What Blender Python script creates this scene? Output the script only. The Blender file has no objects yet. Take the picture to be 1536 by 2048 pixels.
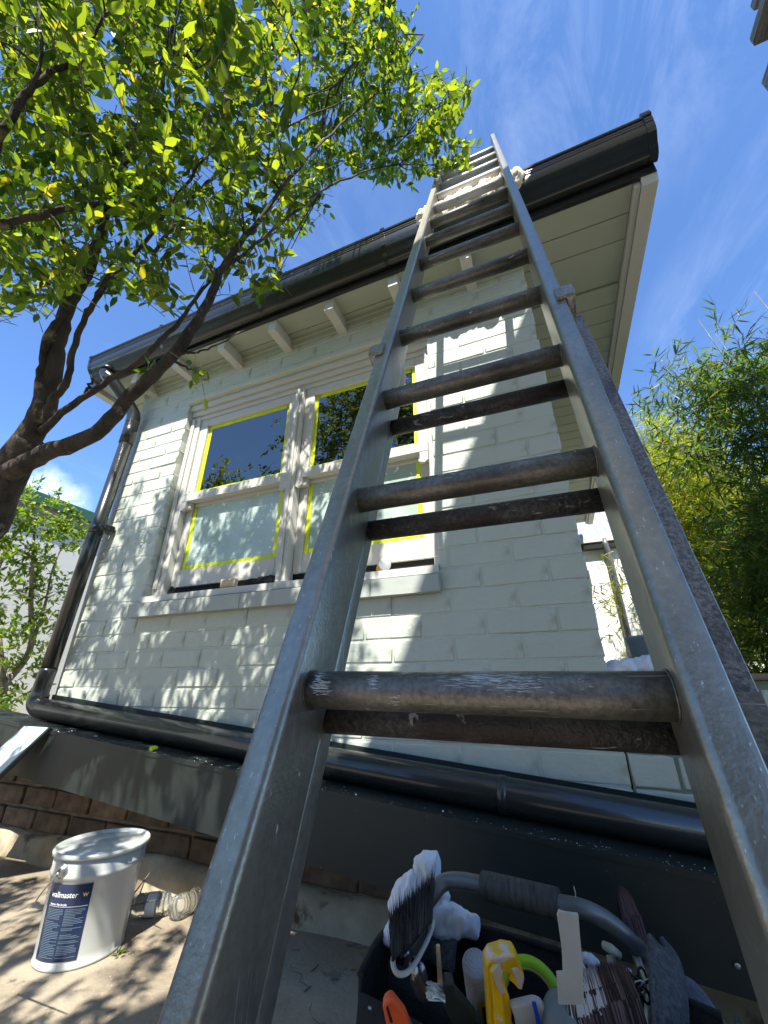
import bpy, bmesh, math, random
import numpy as np
from mathutils import Vector, Matrix, noise
R = math.radians
rnd = random.Random(7)
S = bpy.context.scene
COL = S.collection

# ------------------------------------------------------------------ camera
CAM = Vector((-0.1454, -1.5071, 0.7002))
YAW, PIT, ROL, FPX = -0.38595, 0.41814, 0.00118, 797.5
r0 = Vector((math.cos(YAW), -math.sin(YAW), 0))
FW = Vector((math.sin(YAW)*math.cos(PIT), math.cos(YAW)*math.cos(PIT), math.sin(PIT)))
u0 = r0.cross(FW)
RT = math.cos(ROL)*r0 + math.sin(ROL)*u0
UP = -math.sin(ROL)*r0 + math.cos(ROL)*u0
cd = bpy.data.cameras.new('camera'); cam = bpy.data.objects.new('camera', cd); COL.objects.link(cam)
cd.sensor_fit = 'HORIZONTAL'; cd.sensor_width = 36; cd.lens = FPX*36/1536
cd.clip_start = .02; cd.clip_end = 500
M = Matrix((RT, UP, -FW)).transposed().to_4x4(); M.translation = CAM
cam.matrix_world = M
S.camera = cam

# ------------------------------------------------------------------ sky, sun, exposure
SUN = Vector((.25, -1, 1.54)).normalized()
W = bpy.data.worlds.new('World'); S.world = W; W.use_nodes = True
nt = W.node_tree; nt.nodes.clear()
N = nt.nodes.new; L = nt.links.new
out = N('ShaderNodeOutputWorld'); bg = N('ShaderNodeBackground'); bg.inputs[1].default_value = .115
sky = N('ShaderNodeTexSky'); sky.sky_type = 'NISHITA'; sky.sun_disc = False
sky.sun_elevation = math.asin(SUN.z); sky.sun_rotation = math.atan2(SUN.x, SUN.y)
sky.altitude = 2000; sky.air_density = .9; sky.dust_density = .0; sky.ozone_density = 2.2
tc = N('ShaderNodeTexCoord')
# thin cirrus: direction mapped on a high flat layer
sep = N('ShaderNodeSeparateXYZ'); L(tc.outputs['Generated'], sep.inputs[0])
mz = N('ShaderNodeMath'); mz.operation = 'MAXIMUM'; mz.inputs[1].default_value = .06; L(sep.outputs[2], mz.inputs[0])
dx = N('ShaderNodeMath'); dx.operation = 'DIVIDE'; L(sep.outputs[0], dx.inputs[0]); L(mz.outputs[0], dx.inputs[1])
dy = N('ShaderNodeMath'); dy.operation = 'DIVIDE'; L(sep.outputs[1], dy.inputs[0]); L(mz.outputs[0], dy.inputs[1])
cb = N('ShaderNodeCombineXYZ'); L(dx.outputs[0], cb.inputs[0]); L(dy.outputs[0], cb.inputs[1])
mp = N('ShaderNodeMapping'); mp.inputs['Rotation'].default_value = (0, 0, R(-25)); mp.inputs['Scale'].default_value = (2.4, .8, 1)
mp.inputs['Location'].default_value = (4.1, 2.3, 0)
L(cb.outputs[0], mp.inputs[0])
n1 = N('ShaderNodeTexNoise'); n1.inputs['Scale'].default_value = 1.5; n1.inputs['Detail'].default_value = 9; n1.inputs['Roughness'].default_value = .62
n1.inputs['Distortion'].default_value = .5
L(mp.outputs[0], n1.inputs[0])
cr = N('ShaderNodeValToRGB'); cr.color_ramp.elements[0].position = .56; cr.color_ramp.elements[1].position = .90
cr.color_ramp.elements[0].color = (0, 0, 0, 1); cr.color_ramp.elements[1].color = (.12, .12, .12, 1)
L(n1.outputs[0], cr.inputs[0])
mx = N('ShaderNodeMix'); mx.data_type = 'RGBA'; mx.inputs[7].default_value = (7.5, 8.2, 9.0, 1)
tint = N('ShaderNodeMix'); tint.data_type = 'RGBA'; tint.blend_type = 'MULTIPLY'; tint.inputs[0].default_value = 1
tint.inputs[7].default_value = (1.02, 1.26, 1.50, 1)
L(sky.outputs[0], tint.inputs[6])
def blob(u_, v_, c_in, c_out):
    d_ = (FW*FPX+RT*(u_-768)-UP*(v_-1024)).normalized()
    vm = N('ShaderNodeVectorMath'); vm.operation = 'DOT_PRODUCT'; L(tc.outputs['Generated'], vm.inputs[0]); vm.inputs[1].default_value = d_
    mr_ = N('ShaderNodeMapRange'); mr_.interpolation_type = 'SMOOTHSTEP'; mr_.inputs[1].default_value = math.cos(R(c_out)); mr_.inputs[2].default_value = math.cos(R(c_in)); L(vm.outputs['Value'], mr_.inputs[0]); return mr_.outputs[0]
def mth(op, a, b_):
    q_ = N('ShaderNodeMath'); q_.operation = op
    for k_, s_ in enumerate((a, b_)):
        if hasattr(s_, 'links') or hasattr(s_, 'node'): L(s_, q_.inputs[k_])
        else: q_.inputs[k_].default_value = s_
    return q_.outputs[0]
m2 = N('ShaderNodeMapping'); m2.inputs['Rotation'].default_value = (0, 0, R(28)); m2.inputs['Scale'].default_value = (3.2, 1.1, 1); L(cb.outputs[0], m2.inputs[0])
n2 = N('ShaderNodeTexNoise'); n2.inputs['Scale'].default_value = 1.9; n2.inputs['Detail'].default_value = 10; n2.inputs['Roughness'].default_value = .66; n2.inputs['Distortion'].default_value = .9; L(m2.outputs[0], n2.inputs[0])
r2_ = N('ShaderNodeMapRange'); r2_.inputs[1].default_value = .44; r2_.inputs[2].default_value = .78; r2_.inputs[4].default_value = .15; L(n2.outputs[0], r2_.inputs[0])
wisp = mth('MAXIMUM', mth('MULTIPLY', r2_.outputs[0], blob(1170, 110, 2, 17)), mth('MULTIPLY', r2_.outputs[0], mth('MULTIPLY', blob(1500, 620, 1, 11), .8)))
wisp = mth('MAXIMUM', wisp, mth('MULTIPLY', r2_.outputs[0], mth('MULTIPLY', blob(620, 500, 2, 16), .45)))
n3 = N('ShaderNodeTexNoise'); n3.inputs['Scale'].default_value = 9; n3.inputs['Detail'].default_value = 8; n3.inputs['Roughness'].default_value = .6; L(tc.outputs['Generated'], n3.inputs[0])
r3_ = N('ShaderNodeMapRange'); r3_.inputs[1].default_value = .42; r3_.inputs[2].default_value = .62; L(n3.outputs[0], r3_.inputs[0])
puff = mth('MULTIPLY', r3_.outputs[0], blob(70, 1010, 1.5, 5.5))
cloud = mth('MAXIMUM', mth('MAXIMUM', wisp, puff), cr.outputs[0])
L(cloud, mx.inputs[0]); L(tint.outputs[2], mx.inputs[6]); L(mx.outputs[2], bg.inputs[0]); L(bg.outputs[0], out.inputs[0])
sd = bpy.data.lights.new('sun', 'SUN'); so = bpy.data.objects.new('sun', sd); COL.objects.link(so)
sd.energy = 5.0; sd.angle = R(.53); sd.color = (1, .955, .87)
so.rotation_euler = SUN.to_track_quat('Z', 'Y').to_euler(); so.location = (3, -6, 9)
S.view_settings.view_transform = 'Standard'; S.view_settings.look = 'None'; S.view_settings.gamma = 1
S.view_settings.use_curve_mapping = False; S.view_settings.exposure = 1.2
S.render.engine = 'CYCLES'
try:
    S.cycles.max_bounces = 8; S.cycles.transparent_max_bounces = 12
except Exception: pass

def ray(u, v): return FW*FPX + RT*(u-768) - UP*(v-1024)
def PY(u, v, y): d = ray(u, v); return CAM + d*((y-CAM.y)/d.y)
def PZ(u, v, z): d = ray(u, v); return CAM + d*((z-CAM.z)/d.z)
def PD(u, v, D): return CAM + ray(u, v)/FPX*D

# ------------------------------------------------------------------ materials
def mat(name, col, rough=.6, metal=0, var=.0, vscale=6, bump=0, bscale=60, col2=None, spec=.5, detail=6,
        stretch=None, obj_var=0, coat=0, ramp=(.35, .65)):
    m = bpy.data.materials.new(name); m.use_nodes = True
    t = m.node_tree; b = t.nodes['Principled BSDF']
    b.inputs['Roughness'].default_value = rough; b.inputs['Metallic'].default_value = metal
    b.inputs['Specular IOR Level'].default_value = spec
    b.inputs['Coat Weight'].default_value = coat
    c = tuple(col)+(1,)
    co = t.nodes.new('ShaderNodeTexCoord').outputs['Object']
    if stretch:
        mpn = t.nodes.new('ShaderNodeMapping'); mpn.inputs['Scale'].default_value = stretch
        t.links.new(co, mpn.inputs[0]); co = mpn.outputs[0]
    last = None
    if col2 or var:
        nz = t.nodes.new('ShaderNodeTexNoise'); nz.inputs['Scale'].default_value = vscale; nz.inputs['Detail'].default_value = detail
        nz.inputs['Roughness'].default_value = .62
        t.links.new(co, nz.inputs[0])
        rp = t.nodes.new('ShaderNodeValToRGB'); rp.color_ramp.elements[0].position = ramp[0]; rp.color_ramp.elements[1].position = ramp[1]
        c2 = tuple(col2)+(1,) if col2 else tuple(min(1, x*(1+var)) for x in col)+(1,)
        c1 = c if col2 else tuple(x*(1-var) for x in col)+(1,)
        rp.color_ramp.elements[0].color = c1; rp.color_ramp.elements[1].color = c2
        t.links.new(nz.outputs[0], rp.inputs[0]); last = rp.outputs[0]
    else:
        b.inputs['Base Color'].default_value = c
    if obj_var:
        oi = t.nodes.new('ShaderNodeObjectInfo'); mr = t.nodes.new('ShaderNodeMapRange')
        mr.inputs[3].default_value = 1-obj_var; mr.inputs[4].default_value = 1+obj_var
        t.links.new(oi.outputs['Random'], mr.inputs[0])
        mm = t.nodes.new('ShaderNodeMix'); mm.data_type = 'RGBA'; mm.blend_type = 'MULTIPLY'; mm.inputs[0].default_value = 1
        if last: t.links.new(last, mm.inputs[6])
        else: mm.inputs[6].default_value = c
        t.links.new(mr.outputs[0], mm.inputs[7]); last = mm.outputs[2]
    if last: t.links.new(last, b.inputs['Base Color'])
    if bump:
        nb = t.nodes.new('ShaderNodeTexNoise'); nb.inputs['Scale'].default_value = bscale; nb.inputs['Detail'].default_value = 5
        t.links.new(co, nb.inputs[0])
        bp = t.nodes.new('ShaderNodeBump'); bp.inputs['Strength'].default_value = bump; bp.inputs['Distance'].default_value = .004
        t.links.new(nb.outputs[0], bp.inputs['Height']); t.links.new(bp.outputs[0], b.inputs['Normal'])
    return m

def overlay(m, col, scale, lo, hi, stretch=None, rough=None, metal0=True, vor=False, detail=8, dist=0):
    """lay spots / streaks of another colour over a material"""
    t = m.node_tree; b = t.nodes['Principled BSDF']
    co = t.nodes.new('ShaderNodeTexCoord').outputs['Object']
    if stretch:
        mpn = t.nodes.new('ShaderNodeMapping'); mpn.inputs['Scale'].default_value = stretch
        t.links.new(co, mpn.inputs[0]); co = mpn.outputs[0]
    nz = t.nodes.new('ShaderNodeTexNoise'); nz.inputs['Scale'].default_value = scale; nz.inputs['Detail'].default_value = detail
    nz.inputs['Roughness'].default_value = .6; nz.inputs['Distortion'].default_value = dist
    t.links.new(co, nz.inputs[0])
    mr = t.nodes.new('ShaderNodeMapRange'); mr.inputs[1].default_value = lo; mr.inputs[2].default_value = hi
    t.links.new(nz.outputs[0], mr.inputs[0])
    mm = t.nodes.new('ShaderNodeMix'); mm.data_type = 'RGBA'; mm.inputs[7].default_value = tuple(col)+(1,)
    t.links.new(mr.outputs[0], mm.inputs[0])
    bc = b.inputs['Base Color']
    if bc.is_linked: t.links.new(bc.links[0].from_socket, mm.inputs[6])
    else: mm.inputs[6].default_value = bc.default_value
    t.links.new(mm.outputs[2], bc)
    if metal0:
        ml = t.nodes.new('ShaderNodeMath'); ml.operation = 'MULTIPLY_ADD'
        mi = b.inputs['Metallic']
        if not mi.is_linked:
            base = mi.default_value
            ml.inputs[1].default_value = -base; ml.inputs[2].default_value = base
            t.links.new(mr.outputs[0], ml.inputs[0]); t.links.new(ml.outputs[0], mi)
    return m

WALL = (.485, .525, .455)
m_wall = mat('painted_brick', WALL, .58, bump=.85, bscale=38, var=.05, vscale=3)
m_mortar = mat('painted_mortar', (.475, .515, .445), .7, bump=.9, bscale=60, var=.06, vscale=5)
m_trim = mat('white_trim_paint', (.54, .53, .475), .42, bump=.12, bscale=40, var=.04, vscale=4)
m_soffit = mat('soffit_paint', (.38, .41, .32), .5, bump=.1, bscale=30, var=.03, vscale=3)
m_char = mat('charcoal_gutter_paint', (.020, .022, .020), .26, bump=.06, bscale=14, var=.15, vscale=3, coat=.25)
m_charmat = mat('charcoal_cladding_paint', (.013, .019, .017), .5, bump=.08, bscale=20, var=.14, vscale=3)
overlay(m_wall, (.36, .37, .31), 7, .60, .74, metal0=False, detail=12)
overlay(m_charmat, (.42, .44, .42), 150, .74, .78, metal0=False, detail=2)
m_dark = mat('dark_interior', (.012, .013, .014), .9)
m_tape = mat('yellow_green_masking_tape', (.62, .72, .012), .5, bump=.3, bscale=50, var=.1, vscale=12)
m_alu = mat('worn_aluminium', (.28, .26, .21), .32, .72, bump=.12, bscale=300, vscale=110, col2=(.37, .345, .285), detail=6, ramp=(.3, .7))
overlay(m_alu, (.12, .115, .10), 5, .48, .95, stretch=(2.5, 2.5, .7), metal0=False, detail=12)
overlay(m_alu, (.58, .58, .56), 90, .66, .70, stretch=(5, 5, .10), metal0=False, detail=3)
overlay(m_alu, (.62, .62, .60), 20, .705, .72, stretch=(2.2, 2.2, .7), dist=1.5, detail=12)
m_alu2 = mat('speckled_aluminium', (.21, .195, .18), .45, .5, bump=.5, bscale=300, vscale=240, col2=(.38, .36, .33), detail=5, ramp=(.42, .58))
overlay(m_alu2, (.055, .045, .045), 9, .5, .75, stretch=(2, 2, .7), metal0=False, detail=10)
overlay(m_alu2, (.60, .60, .58), 30, .69, .71, stretch=(1.6, 1.6, .6), dist=1.5)
m_rung = mat('worn_rung_metal', (.115, .107, .09), .40, .45, bump=.2, bscale=300, vscale=200, col2=(.24, .228, .20), detail=4, ramp=(.3, .7))
overlay(m_rung, (.04, .038, .035), 6, .46, .72, stretch=(1, 2.2, 2.2), metal0=False, detail=12)
overlay(m_rung, (.42, .42, .40), 70, .66, .70, stretch=(.12, 4, 4), metal0=False, detail=3)
overlay(m_rung, (.55, .55, .52), 11, .655, .70, stretch=(1.0, 2.4, 2.4), dist=2.2, detail=14)
m_rungw = mat('sunlit_splashed_rung', (.42, .42, .40), .45, .1, bump=.4, bscale=90, vscale=14, col2=(.66, .65, .62), stretch=(1, 4, 4), detail=9)  # paler base puts sunlight into the top rungs, along with splashed white paint
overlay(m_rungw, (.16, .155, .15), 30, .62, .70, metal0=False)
m_rungd = mat('dirty_rung_metal', (.05, .045, .042), .5, .4, bump=.8, bscale=260, vscale=160, col2=(.13, .122, .115), detail=6)
overlay(m_rungd, (.035, .025, .021), 8, .50, .60, stretch=(1, 2, 2), detail=12)
overlay(m_rungd, (.40, .385, .36), 13, .62, .66, stretch=(1, 2.4, 2.4), dist=2.5, detail=14)
m_rust = mat('rust', (.10, .03, .012), .9, bump=1, bscale=120, col2=(.28, .12, .05), vscale=60)
m_conc = mat('old_concrete', (.22, .18, .125), .85, bump=.9, bscale=60, vscale=2.2, col2=(.36, .305, .225), detail=14)
overlay(m_conc, (.07, .06, .048), 3.5, .56, .72, metal0=False, detail=12)
overlay(m_conc, (.11, .09, .065), 14, .60, .70, metal0=False, detail=12)
overlay(m_conc, (.45, .43, .38), 120, .72, .76, metal0=False, detail=2)
m_foot = mat('sandy_render_footing', (.30, .24, .15), .9, bump=1.0, bscale=22, vscale=7, col2=(.46, .40, .28), detail=10)
overlay(m_foot, (.07, .045, .025), 9, .58, .68, metal0=False, detail=10)
m_bbrick = mat('old_dark_brick', (.045, .032, .022), .85, bump=.8, bscale=40, vscale=14, col2=(.14, .10, .065), obj_var=.35, detail=8)
m_bmort = mat('old_cream_mortar', (.11, .088, .06), .9, bump=.9, bscale=50, vscale=20, col2=(.2, .165, .115))
m_white = mat('white_render', (.78, .78, .74), .8, bump=.2, bscale=12, var=.03, vscale=2)
m_green = mat('green_capping', (.06, .16, .10), .4)
m_pink = mat('weathered_board', (.36, .28, .23), .8, bump=.5, bscale=30, var=.2, vscale=9, stretch=(1, .2, 4))
m_bark = mat('bark', (.012, .009, .007), .9, bump=1.6, bscale=38, vscale=12, col2=(.065, .049, .034), stretch=(1, 1, .45), detail=10); m_bark.node_tree.nodes['Bump'].inputs['Distance'].default_value = .012
overlay(m_bark, (.34, .29, .19), 7, .60, .72, metal0=False, detail=8)
m_twig = mat('twig', (.07, .05, .03), .8, col2=(.22, .17, .10), vscale=20)
m_lbark = mat('light_shrub_bark', (.16, .125, .085), .85, bump=.6, bscale=60, col2=(.38, .31, .22), vscale=15)
m_cane = mat('bamboo_cane', (.22, .20, .07), .45, col2=(.10, .12, .03), vscale=8)
m_timber = mat('weathered_grey_timber', (.10, .095, .085), .85, bump=.9, bscale=30, col2=(.24, .22, .19), vscale=12, stretch=(6, .7, 6))
m_cap = mat('timber_capping', (.20, .13, .075), .75, bump=.5, bscale=30, col2=(.33, .24, .15), vscale=10, stretch=(.6, 6, 6))
m_pail = mat('white_pail_enamel', (.47, .49, .46), .3, bump=.05, bscale=10, var=.04, vscale=5, coat=.2)
overlay(m_pail, (.26, .27, .25), 9, .58, .72, metal0=False, stretch=(2, 2, .6))
m_steel = mat('plain_steel', (.42, .43, .43), .3, .9)
m_navy = mat('navy_label', (.008, .022, .065), .25, coat=.3)
m_ltext = mat('label_white_print', (.75, .77, .78), .5)
m_fine = mat('label_fine_print', (.10, .15, .22), .5)
m_gold = mat('label_gold_print', (.75, .48, .16), .5)
m_rag = mat('cream_rag', (.62, .52, .38), .9, bump=1, bscale=60, col2=(.82, .74, .60), vscale=9)
m_cloth = mat('white_cloth', (.68, .71, .76), .9, bump=.25, bscale=120)
m_denim = mat('blue_grey_denim', (.09, .115, .16), .95, bump=.9, bscale=260)
m_bag = mat('black_bag_canvas', (.010, .011, .012), .85, bump=.9, bscale=300, var=.3, vscale=40)
overlay(m_bag, (.45, .45, .45), 45, .75, .78, metal0=False, detail=2)
m_strap = mat('grey_webbing', (.04, .046, .05), .9, bump=1.2, bscale=380, col2=(.12, .13, .135), vscale=120)
m_grip = mat('black_rubber_grip', (.012, .013, .015), .6, bump=.4, bscale=60, col2=(.06, .06, .06), vscale=30, stretch=(6, 1, 1))
m_tube = mat('grey_handle_tube', (.13, .14, .145), .38, .35, bump=.1, bscale=40, var=.2, vscale=12)
m_bristle = mat('black_bristle', (.006, .006, .007), .7)
m_pbristle = mat('purple_bristle', (.030, .012, .020), .55, col2=(.10, .05, .065), vscale=60, stretch=(8, 8, 1))
m_beige = mat('cream_plastic', (.42, .36, .26), .45, var=.15, vscale=8, col2=(.52, .50, .44))
m_roll = mat('grey_foam_roller', (.36, .36, .40), .95, bump=1, bscale=300)
m_yel = mat('yellow_tool_plastic', (.72, .44, .012), .35, var=.08, vscale=12)
overlay(m_yel, (.66, .58, .50), 24, .60, .66, metal0=False)
m_ylab = mat('yellow_label', (.60, .38, .02), .5)
m_black = mat('black_print', (.006, .006, .006), .5)
m_gtape = mat('lime_green_tape', (.30, .55, .012), .4)
m_card = mat('brown_card', (.30, .21, .12), .8)
m_blue = mat('blue_print', (.02, .05, .42), .4)
m_orange = mat('orange_plastic', (.75, .10, .018), .4)
m_pwhite = mat('white_plastic', (.40, .425, .42), .5, var=.06, vscale=20)
m_grayp = mat('grey_blue_plastic', (.13, .18, .20), .5)
def rand_mat(name, a, b_, rough=.6):
    m = bpy.data.materials.new(name); m.use_nodes = True; t = m.node_tree; b = t.nodes['Principled BSDF']; b.inputs['Roughness'].default_value = rough
    rp = t.nodes.new('ShaderNodeValToRGB'); rp.color_ramp.elements[0].color = a+(1,); rp.color_ramp.elements[1].color = b_+(1,); rp.color_ramp.elements[0].position = .35
    t.links.new(t.nodes.new('ShaderNodeNewGeometry').outputs['Random Per Island'], rp.inputs[0]); t.links.new(rp.outputs[0], b.inputs['Base Color']); return m
m_pb2 = rand_mat('dark_bristle', (.010, .006, .009), (.15, .11, .125)); m_pb3 = rand_mat('maroon_bristle', (.022, .010, .015), (.15, .075, .10))
m_bb2 = rand_mat('fuzzy_black_bristle', (.004, .004, .005), (.05, .05, .055))
m_wire = mat('wire_bristle', (.62, .62, .60), .4, .6)
m_blocker = mat('blocker_cloth', (.42, .40, .34), .9)
_t = m_blocker.node_tree; _tr = _t.nodes.new('ShaderNodeBsdfTranslucent'); _tr.inputs[0].default_value = (.62, .58, .46, 1)
_m = _t.nodes.new('ShaderNodeMixShader'); _m.inputs[0].default_value = .16  # added translucency lets some warm fill through the sheet
_t.links.new(_t.nodes['Principled BSDF'].outputs[0], _m.inputs[1]); _t.links.new(_tr.outputs[0], _m.inputs[2]); _t.links.new(_m.outputs[0], _t.nodes['Material Output'].inputs[0])
m_greyroof = mat('grey_metal_roof', (.38, .42, .46), .45, .2)
m_sill = mat('window_sill_paint', (.37, .40, .365), .55, bump=.4, bscale=30, var=.05, vscale=5)
m_boardp = mat('pale_blue_board_paint', (.50, .60, .60), .5, bump=.15, bscale=30, var=.06, vscale=6)
m_wood = mat('raw_timber_offcut', (.52, .40, .25), .75, bump=.3, bscale=60, stretch=(1, 8, 8), col2=(.62, .50, .34), vscale=10)
m_leafdry = mat('dry_leaf', (.32, .20, .04), .8)
m_lowwall = mat('sage_wall_paint', (.20, .235, .18), .7, bump=.5, bscale=40, var=.08)

def leaf_mat(name, top, trans, gloss=.35, island=True, yellow=.05):
    m = bpy.data.materials.new(name); m.use_nodes = True; t = m.node_tree
    b = t.nodes['Principled BSDF']; b.inputs['Roughness'].default_value = gloss; b.inputs['Specular IOR Level'].default_value = .35
    if island: rv = t.nodes.new('ShaderNodeNewGeometry').outputs['Random Per Island']
    else: rv = t.nodes.new('ShaderNodeObjectInfo').outputs['Random']
    def ramp(cols):
        rp = t.nodes.new('ShaderNodeValToRGB'); e = rp.color_ramp.elements
        e[0].color = cols[0]+(1,); e[0].position = 0
        e[1].color = cols[1]+(1,); e[1].position = 1-yellow
        x = e.new(min(1, 1-yellow+.02)); x.color = cols[2]+(1,)
        t.links.new(rv, rp.inputs[0]); return rp.outputs[0]
    t.links.new(ramp(top), b.inputs['Base Color'])
    tr = t.nodes.new('ShaderNodeBsdfTranslucent'); t.links.new(ramp(trans), tr.inputs[0])
    mxs = t.nodes.new('ShaderNodeMixShader'); mxs.inputs[0].default_value = .52
    o = t.nodes['Material Output']
    t.links.new(b.outputs[0], mxs.inputs[1]); t.links.new(tr.outputs[0], mxs.inputs[2]); t.links.new(mxs.outputs[0], o.inputs[0])
    return m
TL = [(.022, .060, .008), (.070, .14, .018), (.16, .17, .015)]
TT = [(.045, .12, .006), (.46, .57, .018), (.72, .60, .03)]
m_leaf = leaf_mat('tree_leaf', TL, TT); m_leaf_o = leaf_mat('tree_leaf_single', TL, TT, island=False)
SL = [(.05, .12, .02), (.10, .20, .03), (.2, .2, .03)]; ST = [(.18, .32, .02), (.50, .62, .03), (.5, .5, .05)]
m_shrub = leaf_mat('shrub_leaf', SL, ST); m_shrub_o = leaf_mat('shrub_leaf_single', SL, ST, island=False)
BL = [(.022, .050, .014), (.045, .090, .02), (.14, .12, .03)]; BT = [(.07, .15, .012), (.22, .34, .02), (.35, .28, .05)]
m_bam = leaf_mat('bamboo_leaf', BL, BT, yellow=.06); m_bam_o = leaf_mat('bamboo_leaf_single', BL, BT, island=False, yellow=.06)
YL = [(.14, .19, .015), (.24, .29, .02), (.30, .24, .03)]; YT = [(.34, .44, .02), (.62, .66, .03), (.6, .5, .06)]
m_ybam = leaf_mat('sunlit_bamboo_leaf', YL, YT, yellow=.15)

# glass
m_glass = bpy.data.materials.new('window_glass'); m_glass.use_nodes = True; t = m_glass.node_tree; t.nodes.remove(t.nodes['Principled BSDF'])
fr = t.nodes.new('ShaderNodeFresnel'); fr.inputs[0].default_value = 2.5
gl = t.nodes.new('ShaderNodeBsdfGlossy'); gl.inputs['Roughness'].default_value = .006; gl.inputs['Color'].default_value = (1, .93, .84, 1)
tp = t.nodes.new('ShaderNodeBsdfTransparent'); tp.inputs[0].default_value = (.6, .66, .66, 1)
ms = t.nodes.new('ShaderNodeMixShader')
t.links.new(fr.outputs[0], ms.inputs[0]); t.links.new(tp.outputs[0], ms.inputs[1]); t.links.new(gl.outputs[0], ms.inputs[2])
t.links.new(ms.outputs[0], t.nodes['Material Output'].inputs[0])
m_frost = mat('frosted_glass', (.33, .43, .37), .22, vscale=3, col2=(.46, .57, .50), coat=.6)
overlay(m_frost, (.72, .80, .82), 34, .62, .64, metal0=False, detail=5)
m_pet = bpy.data.materials.new('clear_bottle_plastic'); m_pet.use_nodes = True
b = m_pet.node_tree.nodes['Principled BSDF']; b.inputs['Transmission Weight'].default_value = .9; b.inputs['Roughness'].default_value = .08
b.inputs['IOR'].default_value = 1.25; b.inputs['Base Color'].default_value = (.85, .88, .85, 1)

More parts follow.
